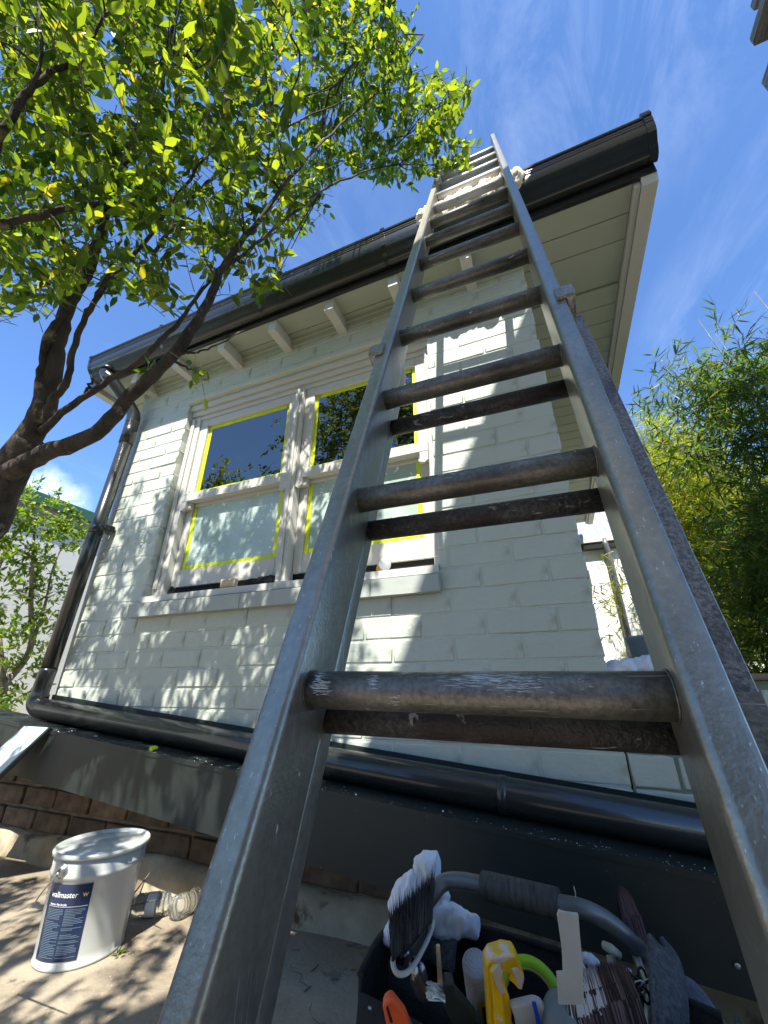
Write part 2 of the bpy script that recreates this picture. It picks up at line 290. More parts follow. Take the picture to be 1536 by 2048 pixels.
# ------------------------------------------------------------------ mesh helpers
def mesh_obj(name, verts, faces, m=None, parent=None, smooth=False, loc=None):
    me = bpy.data.meshes.new(name); me.from_pydata([tuple(v) for v in verts], [], [tuple(f) for f in faces]); me.update()
    if m: me.materials.append(m)
    if smooth: me.polygons.foreach_set('use_smooth', [True]*len(me.polygons))
    o = bpy.data.objects.new(name, me); COL.objects.link(o)
    if loc: o.location = loc
    if parent:
        o.parent = parent
        if parent.matrix_basis != Matrix.Identity(4) and not loc:
            o.matrix_parent_inverse = abs_mat(parent).inverted()
    return o
def abs_mat(o):
    m = o.matrix_basis.copy()
    return (abs_mat(o.parent) @ o.matrix_parent_inverse @ m) if o.parent else m
class MB:
    def __init__(s): s.v = []; s.f = []; s.sm = []
    def add(s, vs, fs, sm=False):
        k = len(s.v); s.v += [Vector(v) for v in vs]; s.f += [tuple(i+k for i in f) for f in fs]; s.sm += [sm]*len(fs); return s
    def box(s, a, b, bev=0):
        x0, y0, z0 = a; x1, y1, z1 = b
        if x0 > x1: x0, x1 = x1, x0
        if y0 > y1: y0, y1 = y1, y0
        if z0 > z1: z0, z1 = z1, z0
        if bev:
            c = [Vector(((x0+x1)/2, (y0+y1)/2, (z0+z1)/2))]; h = ((x1-x0)/2, (y1-y0)/2, (z1-z0)/2)
            bm = bmesh.new(); bmesh.ops.create_cube(bm, size=2)
            for v in bm.verts: v.co = Vector((v.co.x*h[0], v.co.y*h[1], v.co.z*h[2])) + c[0]
            bmesh.ops.bevel(bm, geom=bm.edges[:], offset=min(bev, min(h)*.8), segments=1, affect='EDGES')
            bm.verts.index_update(); s.add([v.co.copy() for v in bm.verts], [[v.index for v in f.verts] for f in bm.faces]); bm.free()
            return s
        return s.add([(x0, y0, z0), (x1, y0, z0), (x1, y1, z0), (x0, y1, z0), (x0, y0, z1), (x1, y0, z1), (x1, y1, z1), (x0, y1, z1)],
                     [(0, 3, 2, 1), (4, 5, 6, 7), (0, 1, 5, 4), (1, 2, 6, 5), (2, 3, 7, 6), (3, 0, 4, 7)])
    def hexa(s, p):  # 8 points bottom 4, top 4
        return s.add(p, [(0, 3, 2, 1), (4, 5, 6, 7), (0, 1, 5, 4), (1, 2, 6, 5), (2, 3, 7, 6), (3, 0, 4, 7)])
    def tube(s, pts, rad, seg=12, cap=True, flat=1):
        pts = [Vector(p) for p in pts]; n = len(pts)
        if not hasattr(rad, '__len__'): rad = [rad]*n
        vs = []; prev = None
        for i, p in enumerate(pts):
            d = (pts[min(i+1, n-1)]-pts[max(i-1, 0)]).normalized()
            if prev is None:
                a = Vector((0, 0, 1)) if abs(d.z) < .9 else Vector((1, 0, 0))
                x = d.cross(a).normalized()
            else: x = (prev - d*prev.dot(d)).normalized()
            y = d.cross(x); prev = x
            for k in range(seg):
                an = 2*math.pi*k/seg
                vs.append(p + x*math.cos(an)*rad[i] + y*math.sin(an)*rad[i]*flat)
        fs = []
        for i in range(n-1):
            for k in range(seg):
                k2 = (k+1) % seg
                fs.append((i*seg+k, i*seg+k2, (i+1)*seg+k2, (i+1)*seg+k))
        s.add(vs, fs, True)
        if cap:
            b0 = len(s.v)-len(vs)
            s.f.append(tuple(b0+k for k in range(seg))[::-1]); s.sm.append(False)
            s.f.append(tuple(b0+(n-1)*seg+k for k in range(seg))); s.sm.append(False)
        return s
    def lathe(s, prof, c=(0, 0, 0), ax=(0, 0, 1), seg=32, cap=True):
        ax = Vector(ax).normalized(); a = Vector((0, 0, 1)) if abs(ax.z) < .9 else Vector((1, 0, 0))
        x = ax.cross(a).normalized(); y = ax.cross(x); c = Vector(c); vs = []; fs = []
        for r_, h in prof:
            for k in range(seg):
                an = 2*math.pi*k/seg; vs.append(c + ax*h + x*math.cos(an)*r_ + y*math.sin(an)*r_)
        for i in range(len(prof)-1):
            for k in range(seg):
                k2 = (k+1) % seg; fs.append((i*seg+k, (i+1)*seg+k, (i+1)*seg+k2, i*seg+k2))
        b0 = len(s.v); s.add(vs, fs, True)
        if cap:
            s.f.append(tuple(b0+k for k in range(seg))); s.sm.append(False)
            s.f.append(tuple(b0+(len(prof)-1)*seg+k for k in range(seg))[::-1]); s.sm.append(False)
        return s
    def prism(s, poly, org, ex, ey, ez, h0, h1, sm=False):
        """poly 2D in (ex,ey), extruded along ez from h0 to h1"""
        org, ex, ey, ez = Vector(org), Vector(ex), Vector(ey), Vector(ez); n = len(poly)
        vs = [org+ex*a+ey*b+ez*h0 for a, b in poly] + [org+ex*a+ey*b+ez*h1 for a, b in poly]
        b0 = len(s.v)
        s.add(vs, [(i, (i+1) % n, n+(i+1) % n, n+i) for i in range(n)], sm)
        s.f.append(tuple(b0+i for i in range(n))[::-1]); s.sm.append(False)
        s.f.append(tuple(b0+n+i for i in range(n))); s.sm.append(False)
        return s
    def build(s, name, m, parent=None, fix=True, auto=False):
        o = mesh_obj(name, s.v, s.f, m, parent)
        o.data.polygons.foreach_set('use_smooth', s.sm)
        if fix:
            bm = bmesh.new(); bm.from_mesh(o.data); bmesh.ops.recalc_face_normals(bm, faces=bm.faces[:]); bm.to_mesh(o.data); bm.free()
        return o
def thing(name, label, cat, loc=(0, 0, 0), group=None):
    o = bpy.data.objects.new(name, None); COL.objects.link(o); o.location = loc; o.empty_display_size = .1
    o['label'] = label; o['category'] = cat
    if group: o['group'] = group
    return o
def tag(o, label, cat, group=None):
    o['label'] = label; o['category'] = cat
    if group: o['group'] = group
    return o
def struct(o): o['kind'] = 'structure'; return o
def stuff(o): o['kind'] = 'stuff'; return o
def bezier(pts, n=6):
    """catmull-rom through points"""
    pts = [Vector(p) for p in pts]; P = [pts[0]*2-pts[1]]+pts+[pts[-1]*2-pts[-2]]; o = []
    for i in range(1, len(P)-2):
        for k in range(n):
            t_ = k/n; a, b_, c, d = P[i-1], P[i], P[i+1], P[i+2]
            o.append(.5*((2*b_)+(c-a)*t_+(2*a-5*b_+4*c-d)*t_*t_+(3*b_-a-3*c+d)*t_**3))
    o.append(pts[-1]); return o
def lump(name, parts, m, parent=None, amp=.012, scale=14, vox=.006, seed=0, ridge=True):
    """crumpled soft thing: ellipsoids fused and folded"""
    bm = bmesh.new()
    for c, s_, rot in parts:
        Mx = Matrix.Translation(Vector(c)) @ Matrix.Rotation(rot[2], 4, 'Z') @ Matrix.Rotation(rot[1], 4, 'Y') @ Matrix.Rotation(rot[0], 4, 'X') @ Matrix.Diagonal(Vector(s_).to_4d())
        bmesh.ops.create_icosphere(bm, subdivisions=3, radius=1, matrix=Mx)
    me = bpy.data.meshes.new(name); bm.to_mesh(me); bm.free()
    o = bpy.data.objects.new(name, me); COL.objects.link(o)
    md = o.modifiers.new('r', 'REMESH'); md.mode = 'VOXEL'; md.voxel_size = vox; md.use_smooth_shade = True
    dg = bpy.context.evaluated_depsgraph_get(); me2 = bpy.data.meshes.new_from_object(o.evaluated_get(dg))
    o.modifiers.clear(); o.data = me2
    me2.materials.clear(); me2.materials.append(m)
    nr = [v.normal.copy() for v in me2.vertices]
    for v, n_ in zip(me2.vertices, nr):
        p = Vector((v.co.x*scale+seed, v.co.y*scale, v.co.z*scale*.6))
        a = noise.noise(p); b_ = noise.noise(p*2.3)
        f = (1-abs(a)*3)*.7 + (1-abs(b_)*3)*.3 if ridge else a+b_*.5
        v.co += n_*amp*f
    me2.polygons.foreach_set('use_smooth', [True]*len(me2.polygons))
    if parent: o.parent = parent
    return o

# ------------------------------------------------------------------ ground
def grid(name, x0, x1, y0, y1, z, n, m):
    vs = []; fs = []
    for j in range(n+1):
        for i in range(n+1): vs.append((x0+(x1-x0)*i/n, y0+(y1-y0)*j/n, z))
    for j in range(n):
        for i in range(n): a = j*(n+1)+i; fs.append((a, a+1, a+n+2, a+n+1))
    return mesh_obj(name, vs, fs, m)
g = grid('ground', -60, 60, -60, 60, 0, 6, m_conc); struct(g)
# concrete cracks: narrow dark strips laid just above the ground
mc = mat('crack_dark', (.035, .03, .024), .95)
for cx, cy, ang, ln in ((-1.05, -.62, .5, .55), (-.72, -.4, 2.4, .3)):
    p = Vector((cx, cy, 0)); vs = []; n_ = 14
    for i in range(n_):
        q = p + Vector((math.cos(ang), math.sin(ang), 0))*ln*i/(n_-1) + Vector((-math.sin(ang), math.cos(ang), 0))*.012*noise.noise(Vector((i*.7, cx, 0)))*2
        w_ = .0012; vs += [(q.x-w_, q.y+w_, .004), (q.x+w_, q.y-w_, .004)]
    c_ = mesh_obj('crack', vs, [(2*i, 2*i+1, 2*i+3, 2*i+2) for i in range(n_-1)], mc, g)

# ------------------------------------------------------------------ house
house = thing('brick_house', 'single storey painted brick house with twin taped sash windows and charcoal gutter', 'house', (0, 0, 0))
BP, CP = .240, .086
ZA = 1.22
OX0, OX1, OZ0, OZ1 = -2.165, -.520, 1.136, 2.445   # window opening
XL = -2.655
def ledge_z(x): return .562-.085*(x+2.65)
def pipe_z(x): return .612-.085*(x+2.65)
def brick_mesh(w, h, d, seed, nm='brick', m=m_wall, bev=.0040, jit=.0030):
    r_ = random.Random(seed)
    ol = []
    nx, nz = 4, 1
    pts = [(i/nx*w, 0) for i in range(nx)] + [(w, i/nz*h) for i in range(nz)] + [(w-i/nx*w, h) for i in range(nx)] + [(0, h-i/nz*h) for i in range(nz)]
    pts = [(a+r_.uniform(-jit, jit), b_+r_.uniform(-jit, jit)) for a, b_ in pts]
    n = len(pts); cx, cz = w/2, h/2
    def ins(p, k): return (p[0]+(k if p[0] < cx else -k), p[1]+(k if p[1] < cz else -k))
    fr_ = r_.uniform(-.0012, .0012)
    vs = [(a, d, b_) for a, b_ in pts] + [(a, bev*.9, b_) for a, b_ in pts]
    for p in pts:
        q = (min(max(p[0], bev), w-bev), min(max(p[1], bev), h-bev)); vs.append((q[0], fr_+r_.uniform(-.0006, .0006), q[1]))
    fs = [(i, (i+1) % n, n+(i+1) % n, n+i) for i in range(n)] + [(n+i, n+(i+1) % n, 2*n+(i+1) % n, 2*n+i) for i in range(n)]
    fs.append(tuple(2*n+i for i in range(n)))
    me = bpy.data.meshes.new(nm); me.from_pydata(vs, [], fs); me.update()
    me.materials.append(m)
    me.polygons.foreach_set('use_smooth', [False]*n+[True]*n+[False])
    return me
JN = .008
mw = MB()
# wall backing (mortar) built round the opening
y1 = .11
mw.box((XL, .0032, .30), (OX0-.001, y1, 2.70)).box((OX1+.001, .0032, .30), (-.004, y1, 2.70)).box((OX0-.001, .0032, .30), (OX1+.001, y1, OZ0)).box((OX0-.001, .0032, OZ1), (OX1+.001, y1, 2.70))
wall = mw.build('wall', m_mortar, house)
full = [brick_mesh(BP-JN, CP-JN, .10, k) for k in range(8)]
half = [brick_mesh(BP/2-JN, CP-JN, .10, 50+k) for k in range(4)]
nb = 0
def put_brick(x0, x1, z0, h=CP-JN, par=None, lib=True):
    global nb
    w = x1-x0
    if w < .02: return
    if lib and abs(w-(BP-JN)) < .001 and abs(h-(CP-JN)) < .001: me = full[rnd.randrange(8)]
    elif lib and abs(w-(BP/2-JN)) < .001 and abs(h-(CP-JN)) < .001: me = half[rnd.randrange(4)]
    else: me = brick_mesh(w, h, .10, 100+nb)
    o = bpy.data.objects.new('brick', me); COL.objects.link(o); o.parent = par; o.location = (x0, rnd.uniform(-.0014, .0012), z0); o.rotation_euler = (rnd.uniform(-.008, .008), rnd.uniform(-.006, .006), rnd.uniform(-.005, .005)); nb += 1
for n in range(-18, 10):
    zb = ZA-CP*(n+1)+JN/2; zt = zb+CP-JN
    if zb > 2.70: continue
    off = 0 if n % 2 == 0 else BP/2
    x = 0.0 if off == 0 else BP/2
    edges = []
    k = 0
    xr = 0.0
    first = BP if off == 0 else BP/2
    xl = -first
    while xr > XL+.01:
        edges.append((max(xl, XL)+JN/2, xr-(JN/2 if xr < 0 else 0))); xr = xl; xl -= BP
    hh = min(zt, 2.70)-zb
    for a, b_ in edges:
        if zt < ledge_z((a+b_)/2)-.02: continue
        if zb < OZ1 and zt > OZ0:
            # clip against opening
            if a < OX1 and b_ > OX0:
                zz0, zz1 = zb, zb+hh
                if a < OX0: put_brick(a, OX0, zb, hh, wall)
                if b_ > OX1: put_brick(OX1, b_, zb, hh, wall)
                if zz1 > OZ1+.01: put_brick(max(a, OX0+.001), min(b_, OX1-.001), OZ1+.002, zz1-OZ1-.002, wall)
                if zz0 < OZ0-.01: put_brick(max(a, OX0+.001), min(b_, OX1-.001), zb, OZ0-zb-.002, wall)
                continue
        put_brick(a, b_, zb, hh, wall)
# side & body of the house (not seen from the front, keeps it solid)
MB().box((XL+.001, .115, .0), (-.006, 3.9, 2.66)).build('house_body', m_mortar, house).location = (0, .75, 0)
rm = MB(); rm.box((-2.64, .112, .3), (-.012, .116, .9)); 
# side return walls near the front
MB().box((-.012, .112, .1), (-.0062, .87, 2.69)).build('side_wall', m_mortar, house)
MB().box((XL+.002, .112, .1), (XL+.010, .87, 2.69)).build('side_wall', m_mortar, house)
# room behind the windows
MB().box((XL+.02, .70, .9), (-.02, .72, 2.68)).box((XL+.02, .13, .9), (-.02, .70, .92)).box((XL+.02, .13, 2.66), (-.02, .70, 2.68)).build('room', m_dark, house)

# ---- windows
win = MB()
Yf = .045
win.box((OX0+.001, Yf, OZ0+.03), (-2.088, .105, 2.36), .003)           # left jamb
win.box((-1.338, .034, OZ0+.03), (-1.282, .105, 2.335), .003)           # mullion
win.box((-.552, Yf, OZ0+.03), (OX1-.001, .105, 2.36), .003)
win.box((OX0+.001, .050, 2.332), (OX1-.001, .105, 2.362), .002)
win.box((OX0+.001, .034, 2.364), (OX1-.001, .105, 2.400), .002)
win.box((OX0+.001, .016, 2.402), (OX1-.001, .105, 2.442), .002)
win.box((OX0+.012, Yf-.012, 1.2), (-2.125, Yf-.001, 2.34), .003).box((-.545, Yf-.012, 1.2), (OX1-.003, Yf-.001, 2.34), .003)
win.box((-1.318, .022, 1.19), (-1.302, .033, 2.33), .003)
window = win.build('window', m_trim, house)
MB().box((OX0-.01, -.016, 2.448), (OX1+.01, .02, 2.478), .003).build('drip_moulding', m_wall, house)
def ring(mb, x0, x1, z0, z1, w, ya, yb, sides='LRTB', wob=0):
    j = lambda: rnd.uniform(-wob, wob)
    if 'L' in sides: mb.box((x0, ya, z0), (x0+w+j(), yb, z1))
    if 'R' in sides: mb.box((x1-w-j(), ya, z0), (x1, yb, z1))
    if 'T' in sides: mb.box((x0+w+.004, ya, z1-w-j()), (x1-w-.004, yb, z1))
    if 'B' in sides: mb.box((x0+w+.004, ya, z0), (x1-w-.004, yb, z0+w+j()))
for a, b_ in ((-2.086, -1.340), (-1.280, -.554)):
    up = MB()
    sl = .060; sr = .052
    up.box((a, .058, 1.68), (a+sl, .085, 2.33), .002).box((b_-sr, .058, 1.68), (b_, .085, 2.33), .002)
    up.box((a+sl+.001, .0585, 2.278), (b_-sr-.001, .085, 2.33), .002)
    up.box((a-.001, .040, 1.722), (b_+.001, .0575, 1.776), .003).box((a+sl+.001, .058, 1.722), (b_-sr-.001, .085, 1.776), .002)
    # horns with cut ends
    for hx0, hx1, sgn in ((a, a+.040, 1), (b_-.040, b_, -1)):
        up.prism([(0, 0), (.04, 0), (.04, -.038), (.018, -.058), (0, -.045)] if sgn > 0 else [(0, 0), (.04, 0), (.04, -.045), (.022, -.058), (0, -.05)],
                 (hx0, .041, 1.7215), (1, 0, 0), (0, 0, 1), (0, 1, 0), 0, .0165)
    su = up.build('upper_sash', m_trim, window)
    mesh_obj('pane', [(a+sl-.004, .079, 1.77), (b_-sr+.004, .079, 1.77), (b_-sr+.004, .079, 2.285), (a+sl-.004, .079, 2.285)], [(0, 1, 2, 3)], m_glass, window)
    tp_ = MB(); ring(tp_, a+sl+.0005, b_-sr-.0005, 1.777, 2.277, .024, .0765, .0785, wob=.003); tp_.build('masking_tape', m_tape, window)
    lo = MB()
    lo.box((a+.001, .088, 1.215), (a+.050, .104, 1.73), .002).box((b_-.050, .088, 1.215), (b_-.001, .104, 1.73), .002).box((a+.051, .0885, 1.215), (b_-.051, .104, 1.312), .002)
    lo.box((a+.051, .0885, 1.705), (b_-.051, .104, 1.74), .002)
    lo.build('lower_sash', m_trim, window)
    mesh_obj('pane', [(a+.046, .1, 1.305), (b_-.046, .1, 1.305), (b_-.046, .1, 1.71), (a+.046, .1, 1.71)], [(0, 1, 2, 3)], m_frost, window)
    tp_ = MB(); ring(tp_, a+.0515, b_-.0515, 1.3125, 1.704, .024, .097, .0992, 'LRB', wob=.003); tp_.build('masking_tape', m_tape, window)
    # dark strip standing in for shade in the opening under the raised sash
    MB().box((a+.002, .1045, 1.15), (b_-.002, .112, 1.214)).build('sash_gap_shade', m_dark, window)
# timber sub sill
ss = MB(); ss.hexa([(OX0+.001, -.018, 1.118), (OX1-.001, -.018, 1.118), (OX1-.001, .11, 1.118), (OX0+.001, .11, 1.118),
                    (OX0+.001, -.018, 1.150), (OX1-.001, -.018, 1.150), (OX1-.001, .11, 1.168), (OX0+.001, .11, 1.168)])
ss.build('timber_sill', m_trim, window)
# rendered sill under the windows, laid in blocks
xs = [-2.195, -1.79, -1.46, -1.13, -.80, -.515]
for i in range(5):
    a, b_ = xs[i]+.0015, xs[i+1]-.0015
    s_ = MB(); s_.hexa([(a, -.045, 1.040), (b_, -.045, 1.040), (b_, -.009, 1.040), (a, -.009, 1.040), (a, -.045, 1.108), (b_, -.045, 1.108), (b_, -.009, 1.1165), (a, -.009, 1.1165)])
    o = s_.build('sill_block', m_sill, house)
# ---- soffit, rafters, fascia, barge
so_ = MB().box((-2.93, -.178, 2.722), (.478, 3.95, 2.735)); soffit = so_.build('soffit', m_soffit, house)
y = -.178; k = 0
while y < 3.9:
    w_ = .125
    z_ = 2.699 if k not in (3,) else 2.712
    MB().box((-2.92, y+.0015, z_), (.474, min(y+w_-.0035, 3.94), z_+.02), .0015).build('soffit_board', m_soffit, soffit)
    y += w_; k += 1
for i in range(7):
    x = -2.54+.38*i
    MB().box((x-.027, -.1775, 2.620), (x+.027, .012, 2.698), .002).build('rafter_tail', m_trim, house)
MB().box((-2.655, -.012, 2.640), (-.0, -.001, 2.697), .002).box((-2.655, -.024, 2.672), (-.0, -.0125, 2.697), .002).build('eave_moulding', m_soffit, house)
MB().box((.476, -.176, 2.672), (.500, 3.95, 2.86), .002).build('barge_lining', m_trim, house)
MB().prism([(-.176, 2.66), (3.95, 2.66), (3.95, 2.87), (-.195, 2.87), (-.195, 2.70)], (.501, 0, 0), (0, 1, 0), (0, 0, 1), (1, 0, 0), 0, .060).build('barge_board', m_trim, house)
MB().prism([(-.176, 2.67), (3.95, 2.67), (3.95, 2.87), (-.195, 2.87), (-.195, 2.71)], (-2.99, 0, 0), (0, 1, 0), (0, 0, 1), (1, 0, 0), 0, .055).build('barge_board', m_trim, house)
MB().box((-2.99, -.198, 2.695), (.560, -.179, 2.86), .001).build('fascia', m_char, house)
# roof: corrugated sheet rising to the back
rv = []; rf = []; nx = 150
for j, (yy, zz) in enumerate(((-.24, 2.885), (4.0, 3.35))):
    for i in range(nx+1):
        rv.append((-3.0+3.57*i/nx, yy, zz+.008*math.sin(i*1.25)))
for i in range(nx): rf.append((i, i+1, nx+2+i, nx+1+i))
mesh_obj('roof_sheet', rv, rf, m_charmat, house, True)
# ---- gutter (profile swept, tiny fall to the left)
def gz(x): return .014*(x+2.9)
prof = [(-.200, 2.82), (-.200, 2.715), (-.206, 2.702), (-.222, 2.698), (-.238, 2.704), (-.252, 2.722), (-.262, 2.740), (-.272, 2.752), (-.284, 2.768), (-.291, 2.790), (-.293, 2.815),
        (-.293, 2.822), (-.297, 2.824), (-.297, 2.829), (-.293, 2.831), (-.293, 2.838), (-.297, 2.840), (-.297, 2.845), (-.294, 2.847), (-.294, 2.856), (-.300, 2.858), (-.302, 2.866), (-.298, 2.872), (-.290, 2.870),
        (-.286, 2.862), (-.287, 2.80), (-.262, 2.757), (-.222, 2.706), (-.204, 2.72), (-.204, 2.82)]
ns = 24; gx0, gx1 = -2.905, .565; vs = []; fs = []
for i in range(ns+1):
    x = gx0+(gx1-gx0)*i/ns
    vs += [(x, a, b_+gz(x)*.9) for a, b_ in prof]
m_ = len(prof)
for i in range(ns):
    for k in range(m_): fs.append((i*m_+k, (i+1)*m_+k, (i+1)*m_+(k+1) % m_, i*m_+(k+1) % m_))
gut = mesh_obj('gutter', vs, fs, m_char, house)
me = gut.data; me.polygons.foreach_set('use_smooth', [True]*len(me.polygons))
bm = bmesh.new(); bm.from_mesh(me); bmesh.ops.recalc_face_normals(bm, faces=bm.faces[:])
for e in bm.edges:
    if len(e.link_faces) == 2 and e.calc_face_angle(0) > R(38): e.smooth = False
bm.to_mesh(me); bm.free()
def slice_(x0, x1, grow, name):
    mb = MB(); outl = [p for p in prof[:24]]
    cx_, cz_ = -.25, 2.785
    pl = [(cx_+(a-cx_)*(1+grow/.05), cz_+(b_-cz_)*(1+grow/.09)) for a, b_ in outl]
    mb.prism(pl, (0, 0, gz((x0+x1)/2)*.9), (0, 1, 0), (0, 0, 1), (1, 0, 0), x0, x1); return mb.build(name, m_char, gut)
slice_(gx0-.006, gx0+.018, .003, 'stop_end'); slice_(gx1-.026, gx1+.006, .004, 'stop_end')
MB().box((gx1-.030, -.300, 2.905), (gx1+.008, -.275, 2.940), .002).build('end_tab', m_char, gut)
for u_, v_ in ((318, 675), (515, 590), (765, 475)):
    x = PY(u_, v_, -.29).x; slice_(x-.011, x+.011, .0015, 'gutter_strap'); z_ = 2.872+gz(x)*.9
    MB().box((x-.012, -.303, z_), (x+.012, -.270, z_+.012), .002).build('strap_clip', m_char, gut)
for i in range(14):
    x = gx0+.2+i*.25; MB().lathe([(.004, 0), (.0035, .0015), (0.0005, .002)], (x, -.293, 2.835+gz(x)*.9), (0, -1, 0), 8).build('rivet', m_char, gut)
# ---- downpipe
DR = .047
path = bezier([(-2.74, -.245, 2.745), (-2.735, -.245, 2.69), (-2.70, -.215, 2.645), (-2.64, -.115, 2.52), (-2.607, -.072, 2.44), (-2.600, -.066, 2.36)], 6)
dp = MB(); dp.tube(path, [.045]*6+[.042]*(len(path)-6), 20); dp.tube([(-2.600, -.066, 2.38), (-2.602, -.066, 2.20)], .042, 20)
dp.tube([(-2.6, -.066, 2.2), (-2.655, -.066, .80)], .0385, 20)
dp.tube(bezier([(-2.655, -.066, .80), (-2.665, -.066, .68), (-2.660, -.066, .632), (-2.615, -.066, pipe_z(-2.615)), (-2.55, -.066, pipe_z(-2.55))], 8), [.040]*9+[.045]*24, 20)
pipe = dp.build('downpipe', m_char, house)
MB().tube([(-2.74, -.245, 2.742), (-2.738, -.245, 2.715)], DR+.006, 20).build('outlet_collar', m_char, pipe)
MB().tube([(-2.623, -.066, 1.615), (-2.625, -.066, 1.565)], .0425, 20).box((-2.588, -.075, 1.565), (-2.540, -.006, 1.615), .006).tube([(-2.552, -.09, 1.59), (-2.552, -.04, 1.59)], .014, 10).build('pipe_bracket', m_char, pipe)
hp = MB(); hp.tube([(-2.60, -.066, pipe_z(-2.60)), (.9, -.066, pipe_z(.9))], DR, 24)
hpo = hp.build('horizontal_pipe', m_char, house)
for x in (-.35, -1.05):
    MB().tube([(x-.012, -.066, pipe_z(x-.012)), (x+.012, -.066, pipe_z(x+.012))], DR+.0025, 24).build('pipe_joint', m_char, hpo)
# flashing strip, ledge cladding
def fz(x): return .672-.0885*(x+2.65)
mesh = MB(); mesh.hexa([(XL, -.009, fz(XL)-.10), (1.0, -.009, fz(1.0)-.10), (1.0, -.0035, fz(1.0)-.10), (XL, -.0035, fz(XL)-.10),
                        (XL, -.009, fz(XL)), (1.0, -.009, fz(1.0)), (1.0, -.0035, fz(1.0)), (XL, -.0035, fz(XL))]); mesh.build('flashing', m_charmat, house)
xa, xb = -3.6, 1.6
led = MB(); led.hexa([(xa, -.200, ledge_z(xa)-.190), (xb, -.200, ledge_z(xb)-.190), (xb, -.010, ledge_z(xb)-.190), (xa, -.010, ledge_z(xa)-.190),
                      (xa, -.200, ledge_z(xa)), (xb, -.200, ledge_z(xb)), (xb, -.010, ledge_z(xb)), (xa, -.010, ledge_z(xa))])
lo_ = led.build('clad_beam', m_charmat, house)
led = MB(); led.hexa([(xa, -.2035, ledge_z(xa)-.012), (xb, -.2035, ledge_z(xb)-.012), (xb, -.2005, ledge_z(xb)-.012), (xa, -.2005, ledge_z(xa)-.012),
                      (xa, -.2035, ledge_z(xa)+.002), (xb, -.2035, ledge_z(xb)+.002), (xb, -.2005, ledge_z(xb)+.002), (xa, -.2005, ledge_z(xa)+.002)])
led.build('cladding_edge', m_charmat, house)
# ---- base wall of old bricks on a rough footing
base = MB().box((-4.2, .012, 0), (1.6, .1, .42)).build('base_wall', m_bmort, house)
for row in range(4):
    z0 = .100+row*.088; off = (row % 2)*.12
    x = -4.2+off*.9
    while x < 1.3:
        w_ = .228
        if z0+.03 < ledge_z(x)-.19 or True:
            if z0 < ledge_z(x)-.19:
                me_ = brick_mesh(w_, .075, .03, 900+rnd.randrange(6), m=m_bbrick, jit=.003, bev=.006)
                o = bpy.data.objects.new('brick', me_); COL.objects.link(o); o.parent = base; o.location = (x, rnd.uniform(-.004, .006), z0)
        x += .240
fv = []; ff = []; nx = 130
for i in range(nx+1):
    x = -4.2+5.8*i/nx
    h = .088+.014*noise.noise(Vector((x*5, 0, 0)))*1.6+.006*noise.noise(Vector((x*23, 3, 0)))
    yf = -.022+.012*noise.noise(Vector((x*4, 7, 0)))
    fv += [(x, yf-.012, 0), (x, yf-.004, .035), (x, yf, h), (x, .013, h+.006)]
for i in range(nx):
    for k in range(3): a = i*4+k; ff.append((a, a+4, a+5, a+1))
mesh_obj('footing', fv, ff, m_foot, house, True)

# ------------------------------------------------------------------ terrace wall at the right of the house
lw = thing('low_wall', 'low sage painted brick wall with thin timber capping, right of the house corner', 'wall', (.0, 0, 0))
wb = MB().box((.002, .0055, 0), (3.6, .20, .722)).build('wall_core', m_lowwall, lw)
for n in range(5, 14):
    zb = ZA-CP*(n+1)+JN/2
    if zb+CP > .73: continue
    x = .006 if n % 2 else .006-BP/2
    while x < 2.2:
        a = max(x, .006)
        if x+BP-JN-a > .03 and zb > .25:
            w_ = x+BP-JN-a
            me_ = full[rnd.randrange(8)] if abs(w_-(BP-JN)) < .001 else brick_mesh(w_, CP-JN, .1, 300)
            o = bpy.data.objects.new('brick', me_); COL.objects.link(o); o.parent = wb; o.location = (a, rnd.uniform(-.001, .001), zb)
        x += BP
MB().box((.003, -.012, .7235), (3.6, .21, .741), .003).build('capping', m_cap, lw)
tg = grid('terrace_ground', .003, 14, .211, 14, .715, 4, m_conc); struct(tg)

# ------------------------------------------------------------------ rear wing / neighbour
rear = thing('rear_building', 'white rendered building with grey roof and gutter seen past the house corner', 'building', (1, 4.4, 0))
def P_(mb, name, m, par): return mb.build(name, m, par)
P_(MB().box((-.5, 4.4, .72), (2.6, 4.6, 2.50)), 'wall', m_white, rear)
P_(MB().box((-.6, 4.28, 2.52), (2.7, 4.40, 2.60), .004), 'gutter', m_trim, rear)
P_(MB().box((-.6, 4.30, 2.44), (2.7, 4.395, 2.515)), 'fascia', m_char, rear)
P_(MB().tube([(.70, 4.31, 2.56), (.70, 4.31, 2.47), (.71, 4.33, 2.40), (.72, 4.355, 2.30), (.72, 4.355, .72)], .04, 14), 'downpipe', m_tube, rear)
rf_ = MB()
P_(MB().add([(-.6, 4.29, 2.61), (2.7, 4.29, 2.61), (2.7, 5.6, 3.5), (-.6, 5.6, 3.5), (-.6, 4.29, 2.603), (2.7, 4.29, 2.603), (2.7, 5.6, 3.49), (-.6, 5.6, 3.49)], [(0, 1, 2, 3), (7, 6, 5, 4), (0, 4, 5, 1)]), 'roof', m_greyroof, rear)
for i in range(30):
    x = -.55+i*.11
    P_(MB().hexa([(x, 4.29, 2.612), (x+.015, 4.29, 2.612), (x+.015, 5.6, 3.502), (x, 5.6, 3.502), (x, 4.29, 2.622), (x+.015, 4.29, 2.622), (x+.015, 5.6, 3.514), (x, 5.6, 3.514)]), 'roof_rib', m_greyroof, rear)
nbr = thing('neighbour_building', 'white rendered building with green roof capping at far left', 'building', (-4.6, 0, 0))
P_(MB().box((-8, -3, 0), (-4.62, 9, 2.22)), 'wall', m_white, nbr)
